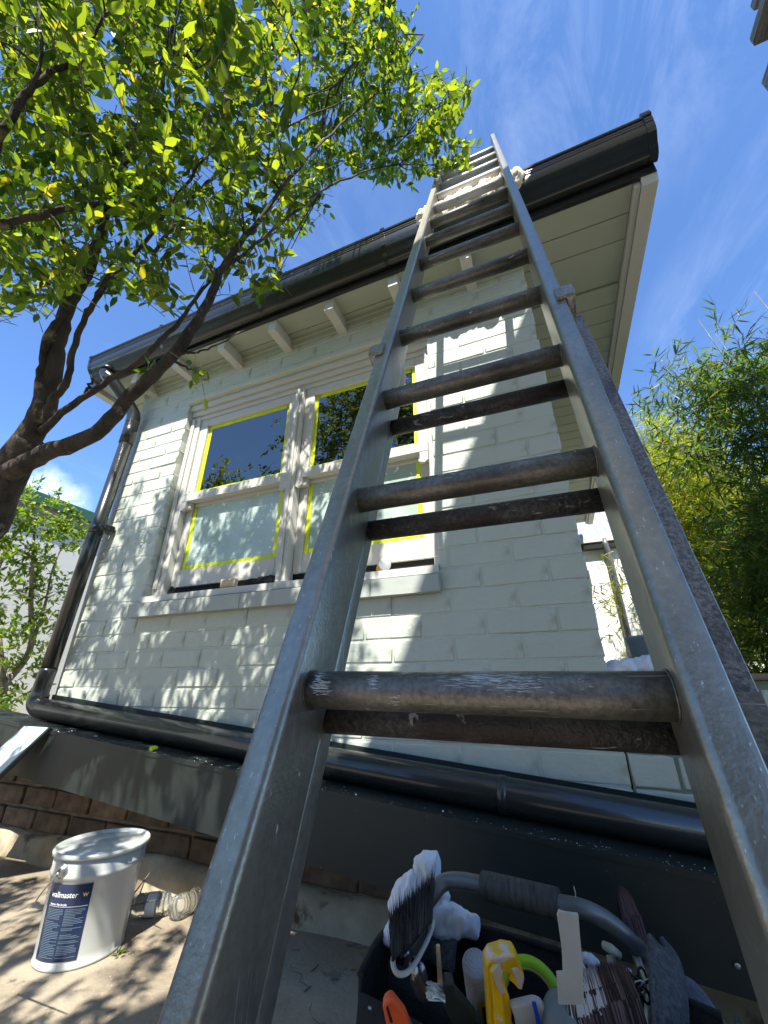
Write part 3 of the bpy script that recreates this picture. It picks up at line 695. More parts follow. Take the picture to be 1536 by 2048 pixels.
P_(MB().box((-8, -3.02, 2.221), (-4.60, 9.02, 2.345)), 'fascia', m_pink, nbr)
P_(MB().box((-8, -3.05, 2.346), (-4.57, 9.05, 2.46), .004), 'capping', m_green, nbr)
P_(MB().box((-4.61, -3, 2.205), (-4.59, 9, 2.222)), 'trim', m_trim, nbr)

# pergola, only its ends reach the picture
pg = thing('timber_pergola', 'weathered grey timber pergola whose beam ends poke in at the top right corner', 'pergola', (1.6, -1.5, 0))
c1 = PD(1506, 84, 2.0); c2 = PD(1508, 24, 2.05)
P_(MB().prism([(0, 0), (.006, .012), (.012, .02), (.11, .02), (.11, -1.9), (.0, -1.9)], (c1.x, c1.y, c1.z), (1, 0, 0), (0, 1, 0), (0, 0, 1), 0, .045), 'beam', m_timber, pg)
P_(MB().box((c2.x, c2.y-.25, c2.z+.005), (c2.x+.35, c2.y, c2.z+.06), .003), 'batten', m_timber, pg)
P_(MB().box((c1.x+.10, c1.y-1.9, c1.z-.1), (1.9, c1.y+.2, c1.z-.003)).box((1.75, -1.9, 0), (1.85, -1.8, c1.z-.1)), 'post', m_timber, pg)

# shade sail stand-in added out of frame; its edge is shaped to throw the soft curved shadow on the wall
blocker = thing('shade_blocker', 'taut shade sail added out of view, edge shaped to the wall shadow', 'shade sail', (0, -2.5, 0))
edge = [(.30, 2.92), (.12, 2.62), (-.03, 2.36), (-.135, 2.15), (-.235, 1.93), (-.296, 1.767), (-.34, 1.686), (-.393, 1.584), (-.455, 1.40), (-.525, 1.195), (-.60, 1.019), (-.675, .836), (-.745, .72), (-.86, .45), (-1.0, .10), (-1.22, -.5), (-1.55, -1.2), (-1.9, -1.9)]
def lift(x, z):
    H = 4.4+.35*z; t_ = (H-z)/1.54; return Vector((x+.25*t_, -t_, H))
rim = [lift(*e) for e in edge]
cen = [lift(3.2, z) for x, z in edge]
vs = rim+cen; n_ = len(rim)
so2 = mesh_obj('blocker_sheet', vs, [(i, i+1, n_+i+1, n_+i) for i in range(n_-1)], m_blocker, blocker)
P_(MB().tube([rim[0], (rim[0].x+2.9, rim[0].y, 0)], .04, 10), 'post', m_steel, blocker)

# ------------------------------------------------------------------ ladder
lad = thing('extension_ladder', 'worn aluminium extension ladder leaning on the gutter', 'ladder', (-.24, -1.377, 0))
K = .9
LO = CAM + K*(Vector((-.23354, -1.08059, .69743))-CAM)
LA = Vector((.01327, .34212, .93956)).normalized()
LR = Vector((.99991, -.00312, -.01299)); LR = (LR-LA*LR.dot(LA)).normalized()
LN = LR.cross(LA); LN = LN if LN.y < 0 else -LN
def lp(r_, a_, n_): return LO+LR*(r_*K)+LA*(a_*K)+LN*(n_*K)
def smooth_by(o, ang=35):
    o.data.polygons.foreach_set('use_smooth', [True]*len(o.data.polygons))
    bm = bmesh.new(); bm.from_mesh(o.data)
    for e in bm.edges:
        if len(e.link_faces) == 2 and e.calc_face_angle(0) > R(ang): e.smooth = False
    bm.to_mesh(o.data); bm.free()
def chan(sgn, web, fl, nb_, nf, th, cr_=.008):
    """C-channel profile (r,n); web inner face at r=web, flanges run outwards to fl"""
    arc = lambda cx, cy, a0, a1: [(cx+cr_*math.cos(a0+(a1-a0)*k/5), cy+cr_*math.sin(a0+(a1-a0)*k/5)) for k in range(6)]
    o = [(fl-.0012, nf+.0012), (fl-.004, nf)] + arc(web+cr_, nf-cr_, math.pi/2, math.pi) + arc(web+cr_, nb_+cr_, math.pi, 1.5*math.pi) + [(fl, nb_), (fl, nb_+th), (web+th+.003, nb_+th), (web+th, nb_+th+.003),
         (web+th, nf-th-.003), (web+th+.003, nf-th), (fl, nf-th), (fl, nf)]
    return [(sgn*a, b_) for a, b_ in o]
for sgn in (-1, 1):
    mb = MB(); mb.prism(chan(sgn, .1725, .2035, -.045, .038, .0035), LO, LR*K, LN*K, LA*K, -.42, 4.10)
    o = mb.build('rail', m_alu, lad); smooth_by(o)
    mb = MB(); mb.prism(chan(sgn, .1800, .2480, -.084, -.0475, .004), LO, LR*K, LN*K, LA*K, -.815, .845)
    o = mb.build('rail', m_alu2 if sgn > 0 else m_alu, lad); smooth_by(o)
    # groove line down the outer flange
    mb = MB(); mb.prism([(sgn*.2130, -.0472), (sgn*.2160, -.0472), (sgn*.2160, -.044), (sgn*.2130, -.044)], LO, LR*K, LN*K, LA*K, -.80, .84); mb.build('rail_rib', m_alu, lad)
    # guide bracket
    mb = MB()
    mb.prism([(sgn*.188, .0395), (sgn*.2055, .0395), (sgn*.2055, -.047), (sgn*.222, -.047), (sgn*.222, .046), (sgn*.188, .046)], LO, LR*K, LN*K, LA*K, .745, .79)
    q8 = [lp(sgn*r_8, a_8, n_8) for r_8, a_8, n_8 in ((.2065, .56, -.0465), (.217, .56, -.0465), (.217, .744, -.0465), (.2065, .744, -.0465), (.2065, .70, -.0465), (.217, .70, -.0465), (.217, .744, .040), (.2065, .744, .040))]
    mb.hexa(q8)
    mb.build('guide_bracket', m_alu2, lad)
    # foot
    mb = MB(); mb.prism([(sgn*.172, -.09), (sgn*.255, -.09), (sgn*.255, -.04), (sgn*.172, -.04)], LO, LR*K, LN*K, LA*K, -.838, -.79); mb.build('foot', m_grip, lad)
pl = MB(); pl.prism([(.2165, -.0468), (.2475, -.0468), (.2475, -.043), (.2165, -.043)], LO, LR*K, LN*K, LA*K, -.16, .02); pl.build('stiffener_plate', m_rung, lad)
pl = MB(); pl.prism([(.222, -.0425), (.2475, -.0425), (.2475, -.0415), (.222, -.0415)], LO, LR*K, LN*K, LA*K, -.22, -.06); pl.build('sticker', m_black, lad)
rx = LR*K
def rung(a_, n_, rad, m_, half):
    o = MB(); segs = [lp(-half, a_, n_), lp(-half*.5, a_, n_), lp(0, a_, n_), lp(half*.5, a_, n_), lp(half, a_, n_)]
    o.tube(segs, rad, 22, flat=.94); ob = o.build('rung', m_, lad); return ob
for i in range(-1, 13):
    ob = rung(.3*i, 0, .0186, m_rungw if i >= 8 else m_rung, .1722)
    for s_ in (-1, 1): MB().tube([lp(s_*.1722, .3*i, 0), lp(s_*.1708, .3*i, 0)], .0191, 20).build('rung_collar', m_rung, ob)
    for s_ in (-1, 1):
        c_ = lp(s_*.150, .3*i+.004, .0200)
        if i > 0: MB().lathe([(.0028, 0), (.0025, .0010), (.0004, .0014)], c_, LN, 8).build('screw', m_rung, ob)
for i in (-2, -1, 0, 1, 2): rung(.3*i-.01, -.065, .0165, m_rungd, .1798)
# smears of white paint left by the brush on the rungs
m_smear = mat('dried_paint', (.42, .43, .42), .6, col2=(.60, .61, .60), vscale=60)
rungs = [o for o in bpy.data.objects if o.name.startswith('rung') and 'collar' not in o.name]
r9 = random.Random(12)
for (rc_, an, ai, nn_, sp_, ln_) in ((.020, .30, 0, 60, .030, .030), (.052, .05, 0, 50, .022, .020), (-.150, -.2, 0, 34, .010, .020), (-.155, .5, 0, 24, .008, .016), (.105, .2, 0, 10, .006, .006), (-.065, -.75, 0, 16, .006, .008), (-.09, .1, 0, 14, .004, .016), (-.02, .3, 1, 36, .04, .02), (.09, .5, 1, 26, .03, .02), (-.12, .6, 6, 50, .03, .03), (-.145, .2, 6, 40, .016, .03), (-.1, .9, 6, 30, .03, .02), (.0, .2, 3, 16, .03, .01)):
    mb = MB()
    for k in range(int(nn_*1.8)):
        s_ = rc_+r9.gauss(0, sp_*.5); a_ = an+r9.gauss(0, .22); l_ = ln_*r9.uniform(.15, .6); w_ = r9.uniform(.006, .016); sk_ = r9.uniform(-.14, .04); vs = []
        for j in range(5):
            tt = j/4; ss_ = s_+l_*(tt-.5)/K; aa = a_+sk_*tt*.5+.012*math.sin(tt*4+k); ww = w_*math.sin(math.pi*min(max(tt, .08), .92))
            for q_ in (-ww, ww):
                e_ = aa+q_; vs.append(lp(ss_, .3*ai, 0)+(LN*math.cos(e_)+LA*math.sin(e_))*.01885)
        mb.add(vs, [(2*j, 2*j+1, 2*j+3, 2*j+2) for j in range(4)])
    stuff(mb.build('paint_smear', m_smear, lad, fix=False))
# rusted bolt stub on the right hand rail
c_ = lp(.1722, -.098, -.02)
lump('rust_patch', [(c_-LR*.002, (.005, .009, .014), (0, 0, 0)), (c_-LR*.006+LN*.006, (.006, .006, .009), (0, 0, 0))], m_rust, lad, .003, 90, .0015)
# ------------------------------------------------------------------ rag over the gutter behind the ladder
def gp(x, y_, z_): return (x, y_, z_)
parts = []
xr_ = PY(1036, 360, -.30).x
for i in range(11):
    x = -.42+i*(xr_+.42-.01)/10
    parts.append(((x, -.285-.008*math.sin(i*2.1), 2.868+.010*math.sin(i*1.7)), (.042, .036, .060+.014*math.sin(i*2.9)), (0, 0, 0)))
rag = lump('protective_rag', parts, m_rag, None, .012, 30, .005, 3); tag(rag, 'crumpled cream rag padding the gutter behind the ladder top', 'rag')

# ------------------------------------------------------------------ foliage helpers
LT = np.array([(0, 0, 0), (.30, .20, .03), (.30, -.20, .03), (.30, 0, -.015), (.66, .165, .01), (.66, -.165, .01), (.66, 0, -.03), (1, 0, -.06)])
LF = [(0, 3, 1), (0, 2, 3), (1, 3, 6, 4), (3, 2, 5, 6), (4, 6, 7), (6, 5, 7)]
BTm = np.array([(0, 0, 0), (.25, .055, .0), (.25, -.055, .0), (.25, 0, -.01), (.6, .045, -.02), (.6, -.045, -.02), (.6, 0, -.03), (1, 0, -.10)])
def foliage(name, P, D, Nn, Ls, m, parent, tmpl=LT, singles=0, m_single=None, center=None):
    """P base points, D directions, Nn normals, Ls lengths (numpy). the `singles` leaves nearest the camera become objects"""
    P = np.array(P, float); D = np.array(D, float); Nn = np.array(Nn, float); Ls = np.array(Ls, float)
    D /= np.linalg.norm(D, axis=1, keepdims=True)
    Sd = np.cross(Nn, D); Sd /= np.linalg.norm(Sd, axis=1, keepdims=True)+1e-9
    Nn = np.cross(D, Sd)
    idx = np.arange(len(P)); pick = np.array([], int)
    if singles:
        rel = P-np.array(CAM); f_ = rel@np.array(FW); uu = rel@np.array(RT)/np.maximum(f_, 1e-3); vv = rel@np.array(UP)/np.maximum(f_, 1e-3)
        ok = (f_ > .2) & (abs(uu) < .97) & (abs(vv) < 1.29)
        key = np.where(ok, Ls/np.maximum(f_, .1), -1); pick = np.argsort(-key)[:singles]; pick = pick[key[pick] > 0]
    rest = np.setdiff1d(idx, pick)
    if len(pick):
        me0 = bpy.data.meshes.new('leaf'); me0.from_pydata([tuple(v) for v in tmpl], [], LF); me0.materials.append(m_single); me0.update()
        for i in pick:
            o = bpy.data.objects.new('leaf', me0); COL.objects.link(o); o.parent = parent
            Mx = Matrix((Vector(D[i])*Ls[i], Vector(Sd[i])*Ls[i], Vector(Nn[i])*Ls[i])).transposed().to_4x4(); Mx.translation = Vector(P[i])
            o.matrix_basis = abs_mat(parent).inverted() @ Mx
    P, D, Nn, Ls, Sd = P[rest], D[rest], Nn[rest], Ls[rest], Sd[rest]
    n = len(P); T = tmpl
    V = P[:, None, :] + Ls[:, None, None]*(T[None, :, 0, None]*D[:, None, :] + T[None, :, 1, None]*Sd[:, None, :] + T[None, :, 2, None]*Nn[:, None, :])
    V = V.reshape(-1, 3)
    if parent is not None:
        Mi = np.array(abs_mat(parent).inverted()); V = V@Mi[:3, :3].T+Mi[:3, 3]
    nv = len(T); lt = [len(f) for f in LF]; flat = np.array([i for f in LF for i in f])
    me = bpy.data.meshes.new(name); me.vertices.add(len(V)); me.vertices.foreach_set('co', V.ravel())
    loops = (flat[None, :]+np.arange(n)[:, None]*nv).ravel(); me.loops.add(len(loops)); me.loops.foreach_set('vertex_index', loops)
    tot = np.tile(lt, n); st = np.concatenate(([0], np.cumsum(tot)[:-1])); me.polygons.add(len(tot)); me.polygons.foreach_set('loop_start', st); me.polygons.foreach_set('loop_total', tot)
    me.update(calc_edges=True); me.materials.append(m)
    o = bpy.data.objects.new(name, me); COL.objects.link(o); o.parent = parent; o['kind'] = 'stuff'
    return o
def proj(p):
    d = p-CAM; f_ = d.dot(FW)
    if f_ <= .05: return None
    return 768+FPX*d.dot(RT)/f_, 1024-FPX*d.dot(UP)/f_
def rv3(r_, s=1): return Vector((r_.gauss(0, s), r_.gauss(0, s), r_.gauss(0, s)))

# ------------------------------------------------------------------ the tree at the left
tree = thing('tree', 'leafy tree leaning in from the left with dark forked trunk and bright green leaves', 'tree', (-2.75, -1.25, 0))
def limb(pts, name='branch', m=m_bark, par=tree, seg=10):
    """pts: (u, v, depth, radius)"""
    P = [PD(u, v, D) for u, v, D, _ in pts]; Rr = [p[3] for p in pts]
    q = bezier(P, 5); rr = []
    for i in range(len(Rr)-1): rr += [Rr[i]+(Rr[i+1]-Rr[i])*k/5 for k in range(5)]
    rr.append(Rr[-1]); rr = [x*.88*(1+.10*noise.noise(Vector((i*.5, x*90, 2)))) for i, x in enumerate(rr)]
    q = [p+rv3(rnd, .0025) for p in q]
    ob = MB().tube(q, rr, seg).build(name, m, par, fix=False); return q
tb = [Vector((-2.75, -1.25, 0)), Vector((-2.66, -1.18, .5)), Vector((-2.45, -1.06, 1.0)), PD(-70, 1080, 1.5)]
q = bezier(tb+[PD(-5, 985, 1.5), PD(30, 925, 1.5), PD(62, 878, 1.5)], 6)
rr = [.095-.045*i/(len(q)-1) for i in range(len(q))]
MB().tube(q, rr, 14).build('trunk', m_bark, tree, fix=False)
BR = []
BR.append(limb([(40, 905, 1.5, .050), (82, 830, 1.5, .046), (108, 735, 1.53, .036), (120, 665, 1.56, .031), (140, 600, 1.58, .029), (172, 548, 1.6, .026), (192, 500, 1.62, .022), (228, 380, 1.65, .018), (280, 250, 1.7, .013), (330, 120, 1.75, .010), (370, -40, 1.8, .007)]))
BR.append(limb([(70, 850, 1.51, .02), (80, 780, 1.5, .018), (86, 720, 1.5, .016), (100, 665, 1.52, .015), (132, 625, 1.56, .014)]))
BR.append(limb([(88, 850, 1.49, .024), (105, 800, 1.48, .018), (133, 760, 1.47, .014), (147, 700, 1.46, .012), (172, 632, 1.46, .011), (222, 560, 1.47, .009), (285, 490, 1.5, .008), (350, 400, 1.55, .007), (430, 290, 1.6, .005)]))
BR.append(limb([(172, 632, 1.46, .009), (195, 590, 1.45, .008), (225, 530, 1.45, .006), (240, 470, 1.48, .005)]))
BR.append(limb([(20, 945, 1.47, .042), (90, 908, 1.44, .034), (190, 868, 1.38, .028), (262, 795, 1.34, .025), (318, 738, 1.32, .022), (372, 676, 1.33, .020), (412, 610, 1.35, .017), (440, 545, 1.38, .014), (478, 490, 1.42, .011), (540, 410, 1.5, .009), (600, 330, 1.58, .007), (680, 250, 2.0, .006), (780, 160, 2.25, .005), (850, 70, 2.3, .004)]))
BR.append(limb([(82, 862, 1.48, .018), (150, 808, 1.44, .013), (208, 766, 1.42, .012), (268, 732, 1.40, .011), (312, 690, 1.40, .010), (352, 650, 1.42, .009), (398, 590, 1.44, .007), (436, 540, 1.46, .005)]))
BR.append(limb([(168, 792, 1.43, .006), (180, 772, 1.43, .006), (186, 757, 1.43, .004)]))
BR.append(limb([(-60, 470, 1.25, .016), (0, 450, 1.25, .014), (100, 425, 1.27, .012), (235, 405, 1.32, .010), (330, 425, 1.38, .007), (430, 455, 1.45, .004)]))
BR.append(limb([(-40, 340, 1.2, .015), (5, 265, 1.2, .014), (48, 195, 1.22, .012), (100, 145, 1.25, .010), (160, 133, 1.28, .008), (260, 137, 1.35, .005), (345, 140, 1.4, .004)]))
BR.append(limb([(155, 133, 1.28, .007), (180, 85, 1.3, .006), (205, 40, 1.3, .005), (235, 5, 1.35, .004)]))
BR.append(limb([(60, 190, 1.22, .007), (78, 130, 1.22, .006), (82, 70, 1.22, .005), (75, 0, 1.25, .004)]))
BR.append(limb([(310, 505, 1.5, .008), (345, 450, 1.55, .008), (400, 380, 1.6, .007), (450, 330, 1.65, .007), (490, 295, 1.7, .006), (580, 250, 1.9, .005), (690, 200, 2.1, .004)]))
BR.append(limb([(440, 545, 1.38, .007), (500, 500, 1.45, .006), (570, 440, 1.55, .006), (660, 372, 1.9, .006), (760, 335, 2.2, .005), (850, 328, 2.35, .003), (925, 345, 2.4, .002)]))
BR.append(limb([(760, 335, 2.2, .005), (790, 290, 2.25, .004), (850, 245, 2.3, .004), (905, 190, 2.32, .003), (940, 160, 2.34, .002)]))
BR.append(limb([(570, 40, 1.5, .004), (600, 120, 1.55, .004), (575, 200, 1.6, .003)]))
BR.append(limb([(660, 180, 2.1, .005), (720, 115, 2.2, .005), (765, 60, 2.2, .004), (790, 10, 2.2, .003)]))
BR.append(limb([(365, 700, 1.32, .006), (395, 705, 1.34, .004), (430, 690, 1.36, .003), (490, 660, 1.4, .002)]))
BR.append(limb([(340, 720, 1.31, .006), (372, 735, 1.30, .004), (400, 748, 1.28, .003)]))
BR.append(limb([(-40, 60, 1.3, .012), (-100, -200, 1.4, .02), (-160, -420, 1.5, .03)]))
# crown outline in the picture (union of clumps) given as polygon + holes of sky
CR = [(-80, -900), (420, -900), (900, -500), (830, -120), (800, 10), (832, 85), (812, 130), (845, 165), (870, 140), (905, 150), (945, 165), (938, 215), (915, 258), (948, 300), (935, 345), (860, 352), (800, 372), (745, 375), (700, 345), (640, 385), (655, 430), (640, 470), (590, 480), (560, 520), (575, 560), (530, 590), (470, 555), (430, 560), (380, 510), (330, 560), (335, 600), (290, 605), (250, 580), (190, 590), (160, 560), (120, 600), (105, 640), (60, 600), (20, 640), (-80, 680)]
HL = [((225, 210), 38, 26), ((268, 155), 16, 16), ((420, 345), 30, 18), ((250, 470), 40, 26), ((300, 480), 30, 20), ((110, 345), 18, 14), ((270, 310), 12, 10), ((590, 360), 20, 12), ((700, 372), 30, 14), ((205, 545), 24, 16), ((120, 395), 22, 12), ((375, 480), 26, 18), ((350, 385), 18, 10), ((598, 305), 10, 14), ((180, 490), 14, 20), ((545, 470), 16, 14), ((25, 560), 16, 14), ((500, 20), 24, 12), ((690, 20), 14, 18), ((720, 480), 5, 5)]
def inpoly(x, y_, P):
    c = False; j = len(P)-1
    for i in range(len(P)):
        if ((P[i][1] > y_) != (P[j][1] > y_)) and (x < (P[j][0]-P[i][0])*(y_-P[i][1])/(P[j][1]-P[i][1])+P[i][0]): c = not c
        j = i
    return c
def okpix(p, margin=0):
    """keep open sky where the crown has its gaps and outline"""
    q_ = proj(p)
    if q_ is None: return True
    u, v = q_
    if u < -60 or v < -60 or u > 1700 or v > 2200: return True
    if not inpoly(u, v, CR): return False
    for (cx, cy), a, b_ in HL:
        if ((u-cx)/a)**2+((v-cy)/b_)**2 < 1: return False
    return True
def wallhit(p): return p.x-.25*(-p.y), p.z-1.54*(-p.y)
def shade_ok(p, r_):
    if p.y > -.02: return True
    x, z = wallhit(p)
    if z > 2.62: return True
    if x > -.75 and z > 1.7: return r_.random() < .01
    if z > 2.42: return r_.random() < .25
    if x > 0: return z < -.2
    lim = 2.05+.06*math.sin(x*9) if x < -1.75 else (2.02 if x < -1.42 else (2.30 if x < -1.18 else (1.98 if x < -.60 else 1.75)))
    if x > -.70: return r_.random() < .012
    if z > lim: return r_.random() < .05
    # glints: leave some lighter windows through the crown
    h = noise.noise(Vector((x*3.1, z*2.4, 4)))
    if z < 1.95 and h > .30: return r_.random() < .30
    h2 = noise.noise(Vector((x*8.5, z*5.2, 9)))
    if z < 2.0 and h2 > -.01: return r_.random() < .10
    return True
r_ = random.Random(11)
allbr = [p for q_ in BR for p in q_]
sprigs = []
tries = 0
while len(sprigs) < 2250 and tries < 120000:
    tries += 1
    if r_.random() < .76:
        u = r_.uniform(-60, 960); v = r_.uniform(-120, 660); D = r_.choice((r_.uniform(1.15, 1.6), r_.uniform(1.45, 2.1), r_.uniform(1.5, 2.0)))
        if u > 600: D = r_.uniform(2.0, 2.65)
        elif u > 480: D = r_.choice((D, r_.uniform(1.9, 2.5)))
        if not inpoly(u, v, CR): continue
        p = PD(u, v, D)
    else:
        # the part of the crown above / beside the frame that shades the wall
        wx = r_.uniform(-3.0, -.75); wz = r_.uniform(-.9, 1.75); t_ = r_.uniform(1.0, 1.8)
        p = Vector((wx+.25*t_, -t_, wz+1.54*t_))
        if p.z < 1.9 or p.z > 4.3: continue
        q_ = proj(p)
        if q_ and -60 < q_[0] < 1600 and -60 < q_[1] < 2100 and not inpoly(q_[0], q_[1], CR): continue
    if (p-CAM).length < 1.2: continue
    if not okpix(p) or not shade_ok(p, r_): continue
    sprigs.append(p)
# explicit sprigs seen on their own
for u, v, D in ((395, 745, 1.28), (415, 742, 1.30), (385, 755, 1.28), (405, 770, 1.27), (430, 560, 1.4), (465, 590, 1.42), (505, 560, 1.45), (540, 575, 1.45), (352, 600, 1.5), (380, 610, 1.45), (325, 590, 1.45), (345, 622, 1.45), (915, 185, 2.33), (935, 190, 2.34), (880, 175, 2.32), (925, 310, 2.4), (900, 330, 2.4), (925, 350, 2.4), (905, 215, 2.33), (885, 205, 2.3), (10, 640, 1.3), (-10, 620, 1.3), (110, 560, 1.4), (128, 600, 1.45), (300, 745, 1.33), (296, 760, 1.33), (170, 520, 1.6), (150, 560, 1.5), (880, 350, 2.4), (870, 235, 2.3), (895, 240, 2.3), (850, 265, 2.3), (912, 330, 2.4), (890, 320, 2.35)):
    sprigs.append(PD(u, v, D))
for _ in range(6000):
    wx = r_.uniform(-3.3, -.95); wz = r_.uniform(-1.5, -.1); t_ = r_.uniform(1.25, 2.1); p = Vector((wx+.25*t_, -t_, wz+1.54*t_))
    q_ = proj(p)
    if p.z < 1.75 or (q_ and -80 < q_[0] < 1600 and -80 < q_[1] < 2100) or noise.noise(Vector((wx*5.5, wz*4, 2))) > .05: continue
    sprigs.append(p)
    if len(sprigs) > 2600: break
LPn, LD, LNn, LL = [], [], [], []
tw = MB()
for p in sprigs:
    near = min(r_.sample(allbr, min(60, len(allbr))), key=lambda b_: (b_-p).length)
    ax = (p-near); ax = ax.normalized() if ax.length > .02 else rv3(r_).normalized()
    ax = (ax+rv3(r_, .45)+Vector((0, 0, -.05))).normalized()
    ln = r_.uniform(.07, .13); a0 = p-ax*ln*.5
    side = ax.cross(Vector((0, 0, 1)));  side = side.normalized() if side.length > .1 else Vector((1, 0, 0))
    nl = r_.randint(6, 10); ph = r_.uniform(0, 6.28)
    tw.tube([a0-ax*.05+rv3(r_, .006), a0, a0+ax*ln], [.0016, .0013, .0007], 4, cap=False)
    big = r_.uniform(.80, 1.15)
    for k in range(nl):
        t_ = (k+.3)/nl; b0 = a0+ax*ln*t_; s_ = 1 if k % 2 else -1
        rot = Matrix.Rotation(ph+r_.gauss(0, .5)+(0 if k % 2 else math.pi), 3, ax)
        sd_ = rot @ side
        d_ = (sd_*r_.uniform(.6, 1)+ax*r_.uniform(.25, .9)+Vector((0, 0, -.30))+rv3(r_, .12)).normalized()
        if k == nl-1: d_ = (ax+Vector((0, 0, -.2))).normalized(); b0 = a0+ax*ln
        nrm = (Vector((0, 0, 1))+rv3(r_, .42)).normalized()
        if abs(nrm.dot(d_)) > .95: nrm = Vector((1, 0, 0))
        tip = b0+d_*.05
        if not okpix(tip) and r_.random() < .6: continue
        LPn.append(b0); LD.append(d_); LNn.append(nrm); LL.append(r_.uniform(.037, .059)*big)
foliage('foliage', LPn, LD, LNn, LL, m_leaf, tree, singles=290, m_single=m_leaf_o)
stuff(tw.build('twigs', m_twig, tree, fix=False))
# wisps of twigs linking the clumps
tw = MB()
for i in range(300):
    p = sprigs[r_.randrange(2200)]; near = min(allbr, key=lambda b_: (b_-p).length)
    if (near-p).length > .55 or not okpix((near+p)/2): continue
    tw.tube(bezier([near, near.lerp(p, .5)+rv3(r_, .015), p], 3), [.003]*3+[.002]*3+[.0012], 5, cap=False)
stuff(tw.build('twigs', m_bark, tree, fix=False))
print('leaves', len(LPn), 'sprigs', len(sprigs), tries)

# ------------------------------------------------------------------ small-leaved shrubs
def shrub(name, label, cat, base, stems, clumps, leaf, m, ms, singles, seed, per=34, group=None, spread=.10, barkm=m_lbark, tmpl=LT, droop=0, flat=.5):
    r2 = random.Random(seed); o = thing(name, label, cat, base, group)
    tips = []
    for s in stems:
        q2 = bezier([Vector(x) for x in s[0]], 5); n2 = len(q2)
        MB().tube(q2, [s[1]*(1-.8*i/(n2-1)) for i in range(n2)], 7).build('stem', barkm, o, fix=False); tips += q2
    P, D, Nn, Ls = [], [], [], []; tw2 = MB()
    for c, rad, cnt in clumps:
        c = Vector(c)
        for i in range(cnt):
            while True:
                d = Vector((r2.uniform(-1, 1), r2.uniform(-1, 1), r2.uniform(-1, 1)))
                if d.length < 1: break
            p = c+Vector((d.x*rad[0], d.y*rad[1], d.z*rad[2]))
            ax = (d.normalized()+rv3(r2, .5)+Vector((0, 0, .25-droop))).normalized(); ln = leaf*2.2
            tw2.tube([p, p+ax*ln], [.0012, .0007], 3, cap=False)
            for k in range(per):
                t_ = r2.random(); b0 = p+ax*ln*t_; d_ = (rv3(r2)+ax*.9+Vector((0, 0, -droop))).normalized()
                nn = (Vector((0, 0, 1))+rv3(r2, flat)).normalized()
                if abs(nn.dot(d_)) > .95: continue
                P.append(b0); D.append(d_); Nn.append(nn); Ls.append(leaf*r2.uniform(.7, 1.2))
    foliage('foliage', P, D, Nn, Ls, m, o, tmpl=tmpl, singles=singles, m_single=ms)
    stuff(tw2.build('twigs', barkm, o, fix=False)); return o
def pt(u, v, y_): return PY(u, v, y_)
# left shrub between the house and the white building
sy = .35
def sp(u, v, dy=0, X=-3.75):
    d = ray(u, v); t_ = (X+dy-CAM.x)/d.x; return CAM+d*t_
cl = []
for u, v, a, c_ in ((60, 1010, .17, 16), (20, 1000, .15, 10), (100, 1030, .13, 12), (30, 1060, .16, 12), (130, 1065, .12, 13), (150, 1060, .10, 9), (90, 1090, .13, 12), (40, 1120, .16, 14), (100, 1145, .12, 12), (20, 1190, .15, 13), (80, 1200, .14, 12), (95, 1240, .10, 8), (70, 1270, .12, 9), (25, 1270, .10, 5), (20, 1310, .10, 5), (50, 1350, .10, 8), (35, 1390, .10, 8), (60, 1330, .08, 5), (-20, 1100, .2, 14), (10, 1400, .08, 5), (-40, 1250, .2, 10), (-60, 1000, .2, 10)):
    cl.append((sp(u, v, rnd.uniform(-.12, .12)), (a*.9, a, a*.75), int(c_*1.9)))
shrub('shrub', 'bright small-leaved shrub against the white building at left', 'shrub', (-3.8, .05, 0),
      [([(-3.8, .05, 0), sp(-10, 1420), sp(5, 1375), sp(60, 1300), sp(62, 1200), sp(66, 1120), sp(70, 1040)], .035), ([sp(60, 1300), sp(90, 1210), sp(105, 1140), sp(130, 1080)], .014),
       ([sp(-40, 1250), sp(5, 1115), sp(38, 1060), sp(70, 1010)], .016), ([sp(8, 1440), sp(4, 1330), sp(0, 1260)], .03)], cl, .046, m_shrub, m_shrub_o, 240, 5, per=12, flat=.45)

# bamboo clumps on the terrace
def bamboo(label, base, canes, cl_, m, ms, singles, seed, leaf, per=9, group='bamboo along the terrace'):
    st = []
    r3 = random.Random(seed)
    for x, y_, h, lx, ly in canes: st.append(([(x, y_, .715), (x+lx*.3, y_+ly*.3, .715+(h-.715)*.5), (x+lx, y_+ly, h)], .009))
    return shrub('bamboo', label, 'bamboo', base, st, cl_, leaf, m, ms, singles, seed, per=per, group=group, barkm=m_cane, tmpl=BTm, droop=.35, flat=.7)
cl = []
r3 = random.Random(3)
def dense(poly, y0_, y1_, cnt, rad, n_, out_):
    xs_ = [p[0] for p in poly]; ys_ = [p[1] for p in poly]; k = 0
    while k < cnt:
        u, v = r3.uniform(min(xs_), max(xs_)), r3.uniform(min(ys_), max(ys_))
        if inpoly(u, v, poly): out_.append((PY(u, v, r3.uniform(y0_, y1_)), (rad, rad, rad*.7), n_)); k += 1
dense([(1385, 690), (1450, 672), (1560, 690), (1700, 620), (1800, 1340), (1500, 1340), (1475, 1240), (1450, 1120), (1425, 1010), (1370, 920), (1310, 880), (1330, 830), (1345, 760)], .9, 1.7, 185, .10, 11, cl)
cn = [(1.15, 1.2, 2.75, -.1, .1), (1.3, 1.1, 3.0, -.2, .0), (1.0, 1.3, 2.5, -.1, .1), (1.5, 1.4, 3.2, -.15, .1), (1.2, 1.5, 2.9, .1, 0), (1.7, 1.2, 3.2, -.2, 0)]
